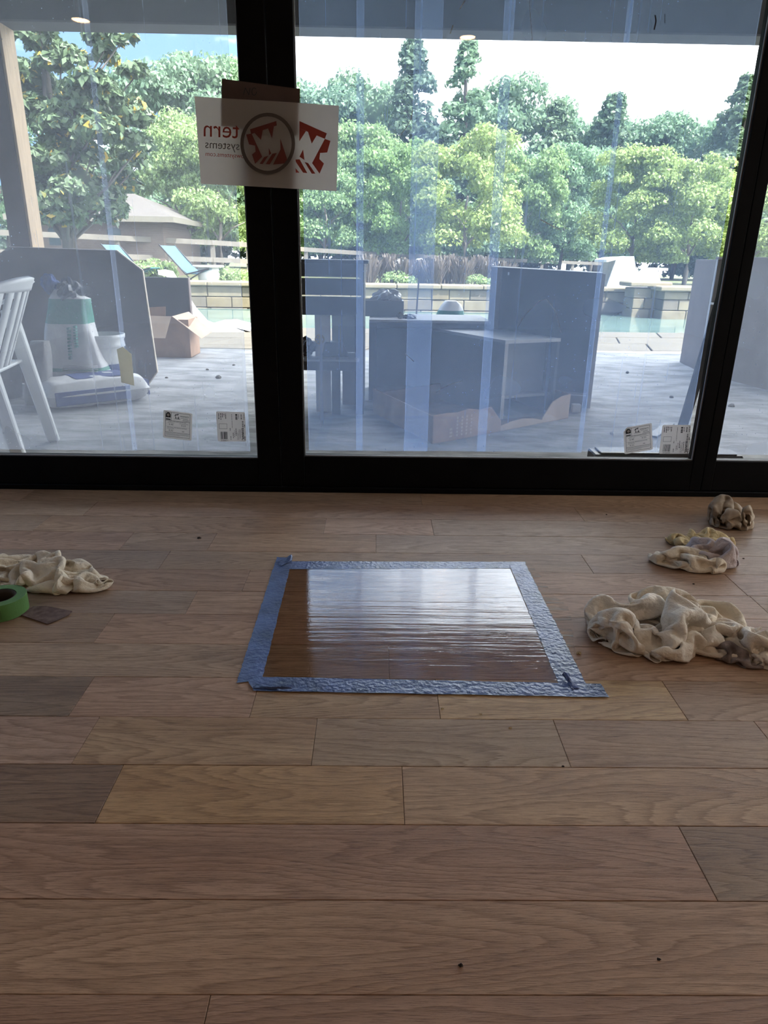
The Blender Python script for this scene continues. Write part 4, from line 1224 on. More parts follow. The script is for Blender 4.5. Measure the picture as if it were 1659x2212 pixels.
# white resin chair at the left
def resin_chair():
    root = empty('resin_chair', (0, 0, 0)); 
    M_ = M['plastic_w']
    mb = MB(); mb.smooth = True
    mb.grid(lambda u, v: (-0.23 + 0.46 * u, -0.22 + 0.44 * v, 0.42 - 0.02 * math.sin(math.pi * u) * math.sin(math.pi * v) - 0.025 * (1 - v) ** 4), 12, 12)
    mb.build('seat', M_, root, solid=0.012)
    back = empty('b')
    bpy.data.objects.remove(back)
    def bp(s, h):     # back surface: s across -1..1, h 0..1 up
        return Vector((0.235 * s * (1 + 0.06 * h), 0.21 + 0.16 * h - 0.07 * s * s, 0.42 + 0.40 * h))
    bk_ = MB(); bk_.smooth = True
    bk_.grid(lambda u, v: bp(2 * u - 1, 0.86 + 0.14 * v * (1 - 0.55 * abs(2 * u - 1) ** 2.5)), 20, 4)
    bo = bk_.build('backrest', M_, root, solid=0.022)
    for k in range(7):
        s0 = -0.86 + k * 0.265
        sl = MB(); sl.smooth = True
        sl.grid(lambda u, v: bp(s0 + 0.16 * u, 0.90 * v - 0.02), 2, 8)
        sl.build('slat', M_, bo, solid=0.010)
    for s in (-1, 1):
        e = MB(); e.smooth = True
        e.grid(lambda u, v: bp(s * (0.9 + 0.12 * u), 0.94 * v - 0.05), 2, 8).build('back_stile', M_, root, solid=0.02)
        arm = MB(); arm.smooth = True
        arm.grid(lambda u, v: Vector((s * (0.245 + 0.055 * u + 0.02 * math.sin(math.pi * v)), 0.31 - 0.54 * v, 0.635 + 0.16 * (1 - v) ** 3 - 0.05 * v ** 6)), 3, 12)
        arm.build('armrest', M_, root, solid=0.014)
        for (yt, yb, zt2) in ((-0.20, -0.27, 0.64), (0.19, 0.30, 0.66)):
            lg = MB(); lg.smooth = False
            xt, xb = s * 0.245, s * 0.265
            for a, b in (((xt, yt), (xb, yb)),):
                w = 0.028
                lg.hexa([(xb - w * 0.6, yb - w, 0), (xb + w * 0.6, yb - w, 0), (xb + w * 0.6, yb + w, 0), (xb - w * 0.6, yb + w, 0)],
                        [(xt - w, yt - w * 1.2, zt2), (xt + w, yt - w * 1.2, zt2), (xt + w, yt + w * 1.2, zt2), (xt - w, yt + w * 1.2, zt2)])
            lg.build('leg', M_, root, bevel=0.006)
    return root
ch = resin_chair()
ch.location = (-1.93, 3.24, PZ); ch.rotation_euler = (0, 0, R(-80))
tag(ch, 'white moulded resin armchair just outside the left pane', 'chair')

# dark cabinet box behind and cardboard box with open flaps
a, b = at(308, 765, 7.2), at(404, 600, 7.2)
MB_ = MB().box((0, 0, 0), (b.x - a.x, 0.07, b.z - PZ))
o = empty('storage_cabinet', (a.x, 7.2, PZ)); tag(o, 'dark cabinet panel standing behind the open cardboard box', 'cabinet')
MB_.build('carcass', M['cab_dark'], o, bevel=0.003)
MB().box((b.x - a.x + 0.001, 0.0, 0.0), (b.x - a.x + 0.012, 0.07, b.z - PZ)).build('side_panel', M['cab_brown'], o, bevel=0.002)
cb = empty('cardboard_carton', (at(368, 770, 6.75).x, 6.9, PZ)); tag(cb, 'open brown cardboard box with spread flaps right of the octagonal board', 'box')
Yc = 6.72
def cpt(px, py, Y=Yc): return at(px, py, Y)
zl = cpt(360, 690).z; x0_, x1_ = cpt(322, 760).x, cpt(412, 760).x
wob = []
t_ = 0.006
wob.append(MB().box((x0_, Yc, PZ + 0.003), (x1_, Yc + t_, zl)).build('front_wall', M['card']))
wob.append(MB().box((x0_, Yc + 0.36, PZ + 0.003), (x1_, Yc + 0.36 + t_, zl)).build('back_wall', M['card']))
wob.append(MB().box((x0_, Yc + t_, PZ + 0.003), (x0_ + t_, Yc + 0.36, zl)).build('side_wall', M['card']))
wob.append(MB().box((x1_ - t_, Yc + t_, PZ + 0.003), (x1_, Yc + 0.36, zl)).build('side_wall', M['card']))
wob.append(MB().box((x0_, Yc, PZ + 0.001), (x1_, Yc + 0.36, PZ + 0.006)).build('bottom', M['card']))
wob.append(MB().prism([cpt(316, 682), cpt(370, 684), cpt(357, 731, Yc - 0.10), cpt(322, 730, Yc - 0.10)], (0, -0.006, 0.002)).build('flap', M['card_light']))
wob.append(MB().prism([cpt(372, 684), cpt(408, 674, Yc + 0.3), cpt(460, 716, Yc + 0.25), cpt(436, 732, Yc - 0.05)], (0, -0.006, 0.004)).build('flap', M['card_light']))
wob.append(MB().prism([cpt(320, 664, Yc + 0.36), cpt(358, 662, Yc + 0.36), cpt(358, 682, Yc + 0.36), cpt(320, 683, Yc + 0.36)], (0, -0.006, 0)).build('flap', M['card']))
keep(cb, *wob)

# ================================================================== middle pane
# drawer cabinet on the left: three dark drawers over an open bay with a low deck
Ya = 4.30
def ap(px, py, Y=Ya): return at(px, py, Y)
dc = empty('drawer_cabinet', (ap(715, 890).x, Ya + 0.25, PZ)); tag(dc, 'tall charcoal drawer cabinet over an open bay beside the door post', 'cabinet')
xl, xr = ap(615, 620).x, ap(791, 620).x
zt1, zb1 = ap(715, 561).z, ap(715, 681).z
obs = [MB().box((xr - 0.030, Ya, zb1), (xr - 0.012, Ya + 0.50, zt1 - 0.02)).build('side_panel', M['cab_dark'], bevel=0.001),
       MB().box((xl - 0.018, Ya, zb1), (xl, Ya + 0.50, zt1 - 0.02)).build('side_panel', M['cab_dark'], bevel=0.001),
       MB().box((xl - 0.02, Ya - 0.012, zt1 - 0.02), (xr + 0.012, Ya + 0.54, zt1)).build('top_board', M['cab_dark'], bevel=0.002)]
zs = [zt1 - 0.020, ap(715, 600).z, ap(715, 640).z, zb1]
for k in range(3):
    obs.append(MB().box((xl, Ya, zs[k + 1] + (0.0055 if k < 2 else 0.0)), (xr - 0.030, Ya + 0.10, zs[k] - (0.0055 if k else 0.0))).build('drawer', M['cab_dark'], bevel=0.001))
px_ = [ap(680, 800).x, ap(713, 800).x]
obs.append(MB().box((px_[0], Ya + 0.06, PZ), (px_[1], Ya + 0.09, zb1)).build('side_panel', M['cab_white'], bevel=0.001))
obs.append(MB().box((px_[1], Ya + 0.22, ap(750, 771).z), (ap(779, 720).x, Ya + 0.235, zb1)).build('back_panel', M['cab_grey'], bevel=0.001))
zd = ap(715, 772).z
obs.append(MB().box((xl, Ya - 0.10, zd - 0.012), (xr - 0.04, Ya + 0.34, zd)).build('deck', M['cab_grey'], bevel=0.001))
obs.append(MB().box((xl, Ya - 0.098, zd - 0.065), (xr - 0.04, Ya + 0.34, zd - 0.012)).build('apron', M['cab_dark'], bevel=0.001))
obs.append(MB().box((ap(717, 850).x, Ya - 0.02, PZ), (ap(735, 850).x, Ya + 0.05, zd - 0.065)).build('leg', M['cab_dark'], bevel=0.001))
obs.append(MB().box((xr - 0.065, Ya + 0.0, PZ), (xr - 0.012, Ya + 0.50, zb1)).build('side_panel', M['cab_dark'], bevel=0.001))
obs.append(MB().box((ap(735, 880).x, Ya + 0.30, PZ), (ap(772, 880).x, Ya + 0.33, zd - 0.10)).build('kick_panel', M['cab_brown'], bevel=0.001))
keep(dc, *obs)
# clutter on its deck
lump('black_hose_coil', ap(660, 752) + Vector((0, 0.06, 0)), 0.05, 0.06, 0.05, 8, M['plastic_b'], 'black crumpled cable bundle on the cabinet deck by the door post', 'cable')
rl = empty('cord_reel', ap(689, 735) + Vector((0, 0.05, 0))); tag(rl, 'small yellow wheel on the cabinet deck', 'reel')
mb = MB().lathe([(0.024, -0.006), (0.030, -0.006), (0.030, 0.006), (0.024, 0.006), (0.024, -0.006)], 20); o = mb.build('rim', M['orange'], rl); o.rotation_euler = (R(80), 0, R(15))
for k in range(3):
    o = MB().box((-0.004, -0.0255, -0.002), (0.004, 0.0255, 0.002)).build('spoke', M['orange'], rl); o.rotation_euler = (R(80), 0, R(15)); o.rotation_euler = (Euler((R(80), 0, R(15))).to_matrix() @ Matrix.Rotation(k * math.pi / 3, 3, 'Z')).to_euler()
tl = MB(); zq = zd
tl.hexa([(ap(695, 765).x, Ya + 0.02, zq), (ap(755, 765).x, Ya + 0.02, zq), (ap(750, 765).x, Ya + 0.16, zq), (ap(695, 765).x, Ya + 0.16, zq)],
        [(ap(700, 740).x, Ya + 0.03, zq + 0.085), (ap(738, 740).x, Ya + 0.03, zq + 0.085), (ap(736, 740).x, Ya + 0.15, zq + 0.085), (ap(700, 740).x, Ya + 0.15, zq + 0.085)])
tag(tl.build('tool_case', M['cab_dark'], bevel=0.008), 'dark sloping tool case on the cabinet deck', 'case')

# low open carcass lying behind (B)
Yb = 4.75
xa, xb = at(797, 760, Yb).x, at(1056, 760, Yb).x
ztb = at(920, 692, Yb).z
cbx = empty('open_carcass', ((xa + xb) / 2, Yb + 0.2, PZ)); tag(cbx, 'low open dark cabinet carcass lying behind the tipped box', 'cabinet')
keep(cbx, MB().box((xa, Yb, ztb - 0.02), (xb, Yb + 0.52, ztb)).build('top_board', M['cab_grey'], bevel=0.001),
     MB().box((xa, Yb - 0.003, ztb - 0.012), (xb, Yb - 0.0005, ztb - 0.004)).build('edge_band', M['alu_edge']),
     MB().box((xa, Yb + 0.02, ztb - 0.055), (xb, Yb + 0.03, ztb - 0.020)).build('front_rail', M['cab_dark'], bevel=0.001),
     MB().box((xa, Yb, PZ), (xa + 0.05, Yb + 0.52, ztb - 0.02)).build('side_panel', M['cab_dark'], bevel=0.001),
     MB().box((xb - 0.03, Yb, PZ), (xb, Yb + 0.52, ztb - 0.02)).build('side_panel', M['cab_dark'], bevel=0.001),
     MB().box((xa + 0.05, Yb + 0.49, PZ), (xb - 0.03, Yb + 0.51, ztb - 0.02)).build('back_panel', M['cab_grey'], bevel=0.001),
     MB().box((xa + 0.05, Yb, PZ), (xb - 0.03, Yb + 0.49, PZ + 0.02)).build('bottom_board', M['cab_white'], bevel=0.001))
# things standing on/behind it
a, b = at(786, 688, Yb + 0.3), at(872, 657, Yb + 0.3)
gx_ = empty('grey_crate', ((a.x + b.x) / 2, Yb + 0.35, ztb)); tag(gx_, 'grey box holding plastic wrap on the open carcass', 'box')
hgt = 0.105
for q in (MB().box((a.x, Yb + 0.26, ztb), (b.x, Yb + 0.27, ztb + hgt)), MB().box((a.x, Yb + 0.43, ztb), (b.x, Yb + 0.44, ztb + hgt)),
          MB().box((a.x, Yb + 0.27, ztb), (a.x + 0.01, Yb + 0.43, ztb + hgt)), MB().box((b.x - 0.01, Yb + 0.27, ztb), (b.x, Yb + 0.43, ztb + hgt)), MB().box((a.x + 0.01, Yb + 0.27, ztb), (b.x - 0.01, Yb + 0.43, ztb + 0.01))):
    keep(gx_, q.build('crate_wall', M['cab_grey'], bevel=0.001))
lump('plastic_wrap', Vector(((a.x + b.x) / 2 + 0.02, Yb + 0.35, ztb + hgt + 0.01)), 0.10, 0.06, 0.055, 14, M['clear_wrap'], 'crumpled clear plastic wrap in the grey box', 'plastic', 0.18)
lump('wood_chip', Vector((at(864, 683, Yb + 0.1).x, Yb + 0.10, ztb + 0.02)), 0.02, 0.015, 0.018, 15, M['stone_a'], 'pale stone lump on the open carcass edge', 'stone', 0.2)
lump('dark_glove', Vector((at(885, 685, Yb + 0.1).x, Yb + 0.12, ztb + 0.012)), 0.045, 0.03, 0.014, 16, M['plastic_b'], 'small dark scraps beside the pale stone lump', 'scraps', 0.3)
stk = empty('thin_stick', at(897, 683, Yb + 0.45)); tag(stk, 'thin upright stick leaning behind the open carcass', 'stick')
stk.location = (at(893, 690, 5.35).x, 5.35, PZ)
keep(stk, MB().tube([Vector((at(893, 690, 5.35).x, 5.35, PZ)), at(906, 584, 5.38)], 0.006, 8).build('shaft', M['wood_dark']),
     MB().tube([at(905.6, 588, 5.38), at(906, 583, 5.38)], 0.008, 8).build('tip', M['metal_d']))
# green and white bag beyond, on the patio
Yw = 6.2
gbag = empty('garden_bag', (at(985, 690, Yw).x, Yw + 0.15, PZ)); tag(gbag, 'slumped green and white bag standing behind the open carcass', 'bag', 'bags of building mix')
secs = []
for py, pl, pr in ((760, 948, 1004), (730, 944, 1006), (700, 942, 1006), (684, 944, 1004), (672, 950, 1003), (660, 958, 1000), (652, 965, 990)):
    xa2, xb2 = at(pl, py, Yw).x, at(pr, py, Yw).x
    secs.append((((xa2 + xb2) / 2, Yw + 0.14, at(980, py, Yw).z), (xb2 - xa2) / 2, 0.12 * (1 if py > 670 else 0.7)))
z0 = secs[0][0][2]
secs[0] = ((secs[0][0][0], secs[0][0][1], PZ), secs[0][1], secs[0][2])
keep(gbag, loft_bag('b', secs, None, [1, 1, 1, 1, 0, 0]).build('bag_body', [M['bag_white'], M['bag_green']]))

# tipped cabinet (C) sitting in a torn cardboard tray
N_, L_, R_ = Vector((0.745, 4.11, 0)), Vector((0.375, 4.81, 0)), Vector((1.105, 4.27, 0))
zc0, zc1 = PZ + 0.022, 0.437
B_ = L_ + (R_ - N_)
ux, uy = (L_ - N_).normalized(), (R_ - N_).normalized()
tc = empty('tipped_cabinet', ((N_ + B_) / 2).to_3d()); tc.location.z = zc0
tag(tc, 'dark open cabinet box set in the torn cardboard tray', 'cabinet')
t2 = 0.02
def slab(a, b, nvec, th, z0, z1): # vertical board from a to b, thickness th along nvec
    n3 = nvec * th
    return MB().hexa([Vector((*p.xy, z0)) for p in (a, b, b + n3, a + n3)], [Vector((*p.xy, z1)) for p in (a, b, b + n3, a + n3)])
obs = [slab(N_, L_, uy, t2, zc0, zc1).build('side_panel', M['cab_dark']),
       slab(R_, B_, -uy, t2, zc0, zc1).build('side_panel', M['cab_dark']),
       slab(L_, B_, -ux, t2, zc0, zc1).build('back_panel', M['cab_dark'])]
def flat(z0, z1, inset=0.0, d0=0.0, d1=None):
    a = N_ + uy * inset + ux * d0; b = R_ - uy * inset + ux * d0
    e = (L_ - N_).length if d1 is None else d1
    c = R_ - uy * inset + ux * e; d = N_ + uy * inset + ux * e
    return MB().hexa([Vector((*p.xy, z0)) for p in (a, b, c, d)], [Vector((*p.xy, z1)) for p in (a, b, c, d)])
obs += [flat(zc1, zc1 + 0.018).build('top_board', M['cab_grey']), flat(zc0, zc0 + 0.018, t2).build('bottom_board', M['cab_grey']),
        flat(0.108, 0.126, t2, 0.03).build('shelf', M['cab_grey']),
        flat(0.126, zc1, t2, 0.10, 0.115).build('inner_panel', M['cab_grey']),
        slab(N_ - ux * 0.003, N_, uy, 0.022, zc0, zc1).build('edge_band', M['cab_white']),
        flat(zc1 - 0.001, zc1 + 0.019, 0.0, -0.004, 0.0).build('edge_band', M['alu_edge'])]
for o_ in obs[:3]:
    md = o_.modifiers.new('bevel', 'BEVEL'); md.width = 0.0015; md.segments = 1
keep(tc, *obs)
F_, TR_, TL_ = gr(930, 964, PZ), gr(1217, 908, PZ), Vector((-0.02, 4.36, PZ))
F_, TR_ = Vector((0.30, 3.57, PZ)), Vector((1.20, 4.26, PZ))
TB_ = TL_ + (TR_ - F_)
tr_ = empty('cardboard_tray', ((F_ + TB_) / 2)); tr_.location.z = PZ; tag(tr_, 'torn brown cardboard tray under the tipped cabinet', 'box')
def cardwall(a, b, heights, mat):
    """wall from a to b with a torn top given by heights"""
    n = len(heights); d = (b - a); nv = Vector((-d.y, d.x, 0)).normalized() * 0.006
    pts = [a, b] + [a + d * (i / (n - 1)) + Vector((0, 0, heights[i])) for i in range(n - 1, -1, -1)]
    return MB().prism(pts, nv).build('tray_wall', mat)
up3 = Vector((0, 0, 0.002))
keep(tr_, cardwall(F_ + up3, F_.lerp(TR_, 0.46) + up3, [0.155, 0.155, 0.15, 0.16, 0.145, 0.15, 0.06], M['card']),
     cardwall(F_.lerp(TR_, 0.46) + up3, F_.lerp(TR_, 0.78) + up3, [0.03, 0.045, 0.05, 0.04, 0.02], M['card_light']),
     cardwall(F_.lerp(TR_, 0.78) + up3, TR_ + up3, [0.03, 0.12, 0.145, 0.15], M['card_light']),
     cardwall(TR_ + up3, TB_ + up3, [0.15, 0.15, 0.14], M['card']), cardwall(TL_ + up3, F_ + up3, [0.15, 0.15, 0.15, 0.15], M['card']),
     cardwall(TB_ + up3, TL_ + up3, [0.12, 0.13, 0.12], M['card']),
     MB().hexa([p + Vector((0, 0, 0.001)) for p in (F_, TR_, TB_, TL_)], [p + Vector((0, 0, 0.006)) for p in (F_, TR_, TB_, TL_)]).build('tray_bottom', M['card']))
# faint marks printed on the tray front
mb = MB(); dirv = (TR_ - F_).normalized(); nv = Vector((dirv.y, -dirv.x, 0)) * 0.0015
for cidx, s in enumerate((0.12, 0.17, 0.205, 0.24, 0.275)):
    for k in range(6 if cidx else 3):
        a = F_ + dirv * s + Vector((0, 0, 0.022 + k * 0.019)) + nv
        w_ = 0.012 if cidx else 0.02
        mb.add([a, a + dirv * w_, a + dirv * w_ + Vector((0, 0, 0.012)), a + Vector((0, 0, 0.012))], [(0, 1, 2, 3)])
keep(tr_, mb.build('print', M['card_light']))

# tall slab cabinet (D)
Yd = 4.62
tp = [at(1062, 576, 4.78), at(1304, 590, 4.58)]
bt = [at(1046, 884, 4.78), at(1268, 889, 4.58)]
back = Vector((0.10, 0.40, 0))
zT0, zT1 = tp[0].z, tp[1].z
dslab = empty('tall_cabinet', (1.15, 4.85, PZ)); tag(dslab, 'tall charcoal cabinet back standing upright right of the tipped cabinet', 'cabinet')
bl, br_ = Vector((tp[0].x, tp[0].y, PZ)), Vector((tp[1].x, tp[1].y, PZ))
bottom = [bl, br_, br_ + back, bl + back]
top_ = [Vector((bl.x, bl.y, zT0)), Vector((br_.x, br_.y, zT1)), Vector((br_.x, br_.y, zT1)) + back, Vector((bl.x, bl.y, zT0)) + back]
dd = (br_ - bl).normalized(); dn = Vector((dd.y, -dd.x, 0))
zk = PZ + 0.10
def dface(s0, s1, z0, z1, o0=0.001, o1=0.006):
    L0 = (br_ - bl).length
    a, b = bl + dd * (L0 * s0), bl + dd * (L0 * s1)
    return MB().hexa([Vector((*p.xy, z0)) for p in (a + dn * o1, b + dn * o1, b + dn * o0, a + dn * o0)], [Vector((*p.xy, z1)) for p in (a + dn * o1, b + dn * o1, b + dn * o0, a + dn * o0)])
keep(dslab, MB().hexa(bottom, top_).build('carcass', M['cab_dark'], bevel=0.002),
     dface(0.98, 1.02, PZ + 0.001, zT1 - 0.004, 0.0005, 0.012).build('edge_panel', M['cab_white'], bevel=0.001),
     dface(0.0, 0.10, PZ + 0.001, zT0 - 0.004).build('side_strip', M['cab_brown'], bevel=0.001),
     dface(0.45, 0.97, PZ + 0.001, zk).build('kick_panel', M['cab_grey'], bevel=0.001),
     dface(0.70, 0.97, zk - 0.02, zk - 0.012, 0.007, 0.009).build('kick_rail', M['alu_edge']),
     dface(0.155, 0.168, zT0 - 0.05, zT0 - 0.032, 0.007, 0.009).build('peg_hole_plug', M['alu_edge']))
wb = MB().box((0, 0, 0), (0.055, 0.04, 0.055)).build('white_block', M['plastic_w'], bevel=0.003)
wq = gr(1220, 880, PZ); wb.location = (wq.x, 4.42, PZ + 0.10); wb.location.z = PZ + 0.001
tag(wb, 'small white block at the foot of the tall charcoal cabinet', 'block')

# ================================================================== right: brown shelf unit, leaning board, floor beam
Ys = 6.55
su = empty('shelf_unit', (3.3, 6.4, PZ)); tag(su, 'brown open shelf unit standing beyond the right door post', 'shelf')
K0, K1 = gr(1468, 782, PZ), gr(1506, 803, PZ)
K2 = gr(1690, 852, PZ)
sd = (K2 - K1).normalized(); sb = Vector((sd.y, -sd.x, 0)) * -1
if sb.y < 0: sb = -sb
Zs = at(1506, 560, K1.y).z
LL = (K2 - K1).length
depth = Vector((0.40, 0.06, 0))
K0L = (K0 - K1).length
def su_box(s0, s1, d0, d1, z0, z1):
    a, b = K1 + sd * s0, K1 + sd * s1
    q = depth
    return MB().hexa([Vector((*p.xy, z0)) for p in (a + q * d0, b + q * d0, b + q * d1, a + q * d1)], [Vector((*p.xy, z1)) for p in (a + q * d0, b + q * d0, b + q * d1, a + q * d1)])
zsh = [PZ + 0.04, at(1530, 740, 6.1).z, at(1530, 655, 6.1).z, Zs]
obs = [MB().hexa([Vector((*p.xy, PZ)) for p in (K0, K1, K1 + depth, K0 + depth)], [Vector((*p.xy, Zs)) for p in (K0, K1, K1 + depth, K0 + depth)]).build('end_cabinet', M['cab_brown'], bevel=0.002),
       su_box(0, 0.025, 0, 1.0, PZ, Zs).build('side_panel', M['cab_white'], bevel=0.002),
       su_box(0.30, 0.325, 0, 1.0, PZ, Zs).build('side_panel', M['cab_brown'], bevel=0.002),
       su_box(0.025, 0.30, 0.92, 1.0, PZ, Zs).build('back_panel', M['cab_dark'], bevel=0.001),
       su_box(0.325, LL, 0.0, 0.06, PZ, Zs).build('door', M['cab_brown'], bevel=0.002),
       su_box(0.325, LL, 0.06, 1.0, PZ, Zs - 0.02).build('carcass', M['cab_brown'], bevel=0.002),
       su_box(0.0, LL, -0.02, 1.0, Zs, Zs + 0.02).build('top_board', M['cab_brown'], bevel=0.002)]
for z_ in zsh[1:3]: obs.append(su_box(0.025, 0.30, 0.0, 0.92, z_ - 0.018, z_).build('shelf', M['cab_white'], bevel=0.001))
obs.append(su_box(0.025, 0.30, 0.02, 0.06, PZ + 0.001, zsh[1] - 0.20).build('door', M['cab_brown'], bevel=0.001))
obs.append(su_box(0.05, 0.12, 0.5, 0.54, zsh[2], Zs - 0.02).build('divider', M['cab_white'], bevel=0.001))
keep(su, *obs)

a0 = at(1470, 922, 3.42); b0 = at(1566, 590, 3.05)
lb = empty('leaning_board', (gr(1472, 935, PZ).x, 3.45, PZ)); tag(lb, 'dark blue-grey board leaning against the right door frame', 'board')
e0_ = gr(1462, 935, PZ); dirb = Vector((b0.x - e0_.x, b0.y - e0_.y, b0.z - PZ))
side = Vector((0.052, 0.0, 0.0))
keep(lb, MB().hexa([e0_, e0_ + side, e0_ + side + Vector((0, 0.02, 0)), e0_ + Vector((0, 0.02, 0))],
                   [e0_ + dirb, e0_ + dirb + side, e0_ + dirb + side + Vector((0, 0.02, 0)), e0_ + dirb + Vector((0, 0.02, 0))]).build('board', M['cab_dark'], bevel=0.001))
s0_ = gr(1408, 946, PZ); s1_ = gr(1446, 918, PZ)
fo_ = empty('floor_strip', s0_); tag(fo_, 'dark strip lying on the patio behind the pane stickers', 'strip')
dv = (s1_ - s0_); nv = Vector((-dv.y, dv.x, 0)).normalized() * 0.028
keep(fo_, MB().hexa([s0_ - nv, s1_ - nv, s1_ + nv, s0_ + nv], [p + Vector((0, 0, 0.014)) for p in (s0_ - nv, s1_ - nv, s1_ + nv, s0_ + nv)]).build('strip', M['cab_dark'], bevel=0.002))
bmx0, bmx1 = at(1282, 985, 3.12).x, at(1602, 990, 3.12).x
bm = empty('floor_beam', ((bmx0 + bmx1) / 2, 3.2, PZ)); tag(bm, 'dark metal beam lying on the patio against the door sill', 'beam')
zbm = at(1440, 978, 3.12).z
keep(bm, MB().box((bmx0, 3.10, PZ), (bmx1, 3.22, zbm - 0.008)).build('beam_body', M['metal_d'], bevel=0.006),
     MB().box((bmx0 + 0.03, 3.105, zbm - 0.008), (bmx1 - 0.03, 3.215, zbm)).build('beam_cap', M['cab_dark'], bevel=0.003))

# small stones and litter on the patio
spots = [(472, 818, 0.022), (448, 800, 0.012), (505, 790, 0.012), (1322, 938, 0.012), (1450, 860, 0.014), (1580, 880, 0.02), (360, 818, 0.012), (1355, 806, 0.014)]
labs = ['dark pebble on the patio near the door post', 'small pebble left of the dark pebble', 'small pebble close to the door post', 'white scrap on the patio near the stickers', 'pebble on the patio left of the leaning board',
        'dark pebble in the right-hand pane', 'pebble right of the octagonal board', 'pebble at the far sunlit end of the patio']
for (px, py, r_), lb_ in zip(spots, labs):
    p = gr(px, py, PZ)
    lump('pebble', p + Vector((0, 0, r_ * 0.5)), r_, r_ * 0.8, r_ * 0.7, px, M['plastic_w'] if 'white' in lb_ else M['stone_b'], lb_, 'pebble', 0.12)

# ================================================================== on the glass: sign, stickers, tape scrap
OFF = Vector((0, -0.0006, 0))
SY = DY - 0.004
def poly_px(mb, pts, Y, off=Vector((0, 0, 0)), crop=None):
    P = []
    for x, y in pts:
        if crop: x, y = crop[0] + x / crop[2], crop[1] + y / crop[2]
        P.append(at(x, y, Y) + off)
    mb.add(P, [tuple(range(len(P)))])
# brown card behind the paper
card = MB()
P = [at(x, y, SY) for x, y in ((479, 170), (648, 192), (646, 296), (596, 280), (520, 278), (500, 275), (478, 272))]
cs = card.prism(P, (0, 0.0015, 0)).build('card_sheet', M['cardsheet'])
cr_ = empty('brown_card', at(560, 290, SY)); tag(cr_, 'brown card marked NO taped to the door post behind the paper', 'card')
ntx = MB()
for seg in (((526, 205), (530, 190)), ((530, 190), (538, 205)), ((538, 205), (540, 190))):
    a, b = [at(x, y, SY) + OFF for x, y in seg]; d = (b - a).normalized(); nn = Vector((d.z, 0, -d.x)) * 0.0009
    ntx.add([a - nn, b - nn, b + nn, a + nn], [(0, 1, 2, 3)])
ring = [(549 + 5 * math.cos(t), 198 + 8 * math.sin(t)) for t in np.linspace(0, 5.6, 14)]
for s, e in zip(ring[:-1], ring[1:]):
    a, b = at(*s, SY) + OFF, at(*e, SY) + OFF; d = (b - a).normalized(); nn = Vector((d.z, 0, -d.x)) * 0.0009
    ntx.add([a - nn, b - nn, b + nn, a + nn], [(0, 1, 2, 3)])
keep(cr_, cs, ntx.build('handwriting', M['ink_black']))
# paper sign
PY = SY - 0.004
sg = empty('paper_sign', at(580, 405, PY)); tag(sg, 'white paper sign seen from behind with mirrored red print on the door post', 'sign')
def paper_fn(u, v):
    c = [(420, 208), (732, 228), (727, 413), (434, 397)]
    q = [at(x, y, PY) for x, y in c]
    p = bil(q, u, v); p.y += -0.004 * math.sin(math.pi * u) * (0.4 + v) + 0.0025 * math.sin(8 * u + 3 * v)
    return p
pp = MB(); pp.smooth = True; pp.grid(paper_fn, 16, 10)
keep(sg, pp.build('paper', M['paper']))
CRP = (400, 150, 4.608)
PO = Vector((0, -0.0085, 0))
mb = MB()
for poly in ([(1140,518),(1412,640),(1392,695),(1140,590)], [(1140,590),(1205,618),(1138,720)], [(1225,625),(1312,660),(1262,742)],
             [(1392,695),(1448,715),(1415,830),(1345,835),(1338,895),(1383,940),(1340,1040),(1265,935)], [(1140,872),(1176,800),(1190,905)],
             [(1100,900),(1142,898),(1218,1035),(1176,1030),(1105,925)], [(1192,925),(1226,935),(1298,1040),(1262,1040)], [(1100,985),(1140,1030),(1104,1030)]):
    poly_px(mb, poly, PY, PO, CRP)
def px_quad(x0, y0, x1, y1, slope=0.06):
    """crop-space box -> four world corners on the paper"""
    f = lambda x, y: at(CRP[0] + x / CRP[2], CRP[1] + (y + slope * (x - x0)) / CRP[2], PY) + PO
    return [f(x0, y0), f(x1, y0), f(x1, y1), f(x0, y1)]
keep(sg, mb.build('logo_print', M['ink_red']))
mb = MB(); quad_text(mb, 'tern', px_quad(190, 540, 545, 672), 0, 0, 1, 1, Vector(), mirror=True)
keep(sg, mb.build('red_lettering', M['ink_red']))
mb = MB(); quad_text(mb, 'owsystems.com', px_quad(208, 828, 590, 878), 0, 0, 1, 1, Vector(), mirror=True)
keep(sg, mb.build('web_address', M['ink_red']))
mb = MB(); quad_text(mb, 'systems', px_quad(205, 720, 545, 812), 0, 0, 1, 1, Vector(), mirror=True)
keep(sg, mb.build('grey_print', M['ink_grey']))
mb = MB()
for poly in ([(650,600),(910,518),(915,562),(660,648)], [(690,632),(778,602),(758,705)], [(828,590),(886,572),(868,692)],
             [(612,652),(665,642),(770,872),(700,942),(670,850),(705,822),(700,762),(640,750)], [(745,942),(790,875),(832,862),(775,945)],
             [(805,945),(872,842),(915,835),(845,948)], [(878,950),(952,800),(950,690),(1030,935)], [(835,785),(860,840),(838,858)]):
    poly_px(mb, poly, PY, PO, CRP)
keep(sg, mb.build('dull_red_print', M['ink_reddull']))
mb = MB()
for k in range(40):
    t0, t1 = 2 * math.pi * k / 40, 2 * math.pi * (k + 1) / 40
    poly_px(mb, [(825 + 272*math.cos(t0), 742 + 306*math.sin(t0)), (825 + 272*math.cos(t1), 742 + 306*math.sin(t1)),
                 (825 + 238*math.cos(t1), 742 + 270*math.sin(t1)), (825 + 238*math.cos(t0), 742 + 270*math.sin(t0))], PY, PO + Vector((0, -0.0003, 0)), CRP)
keep(sg, mb.build('ring_print', M['ink_ring']))

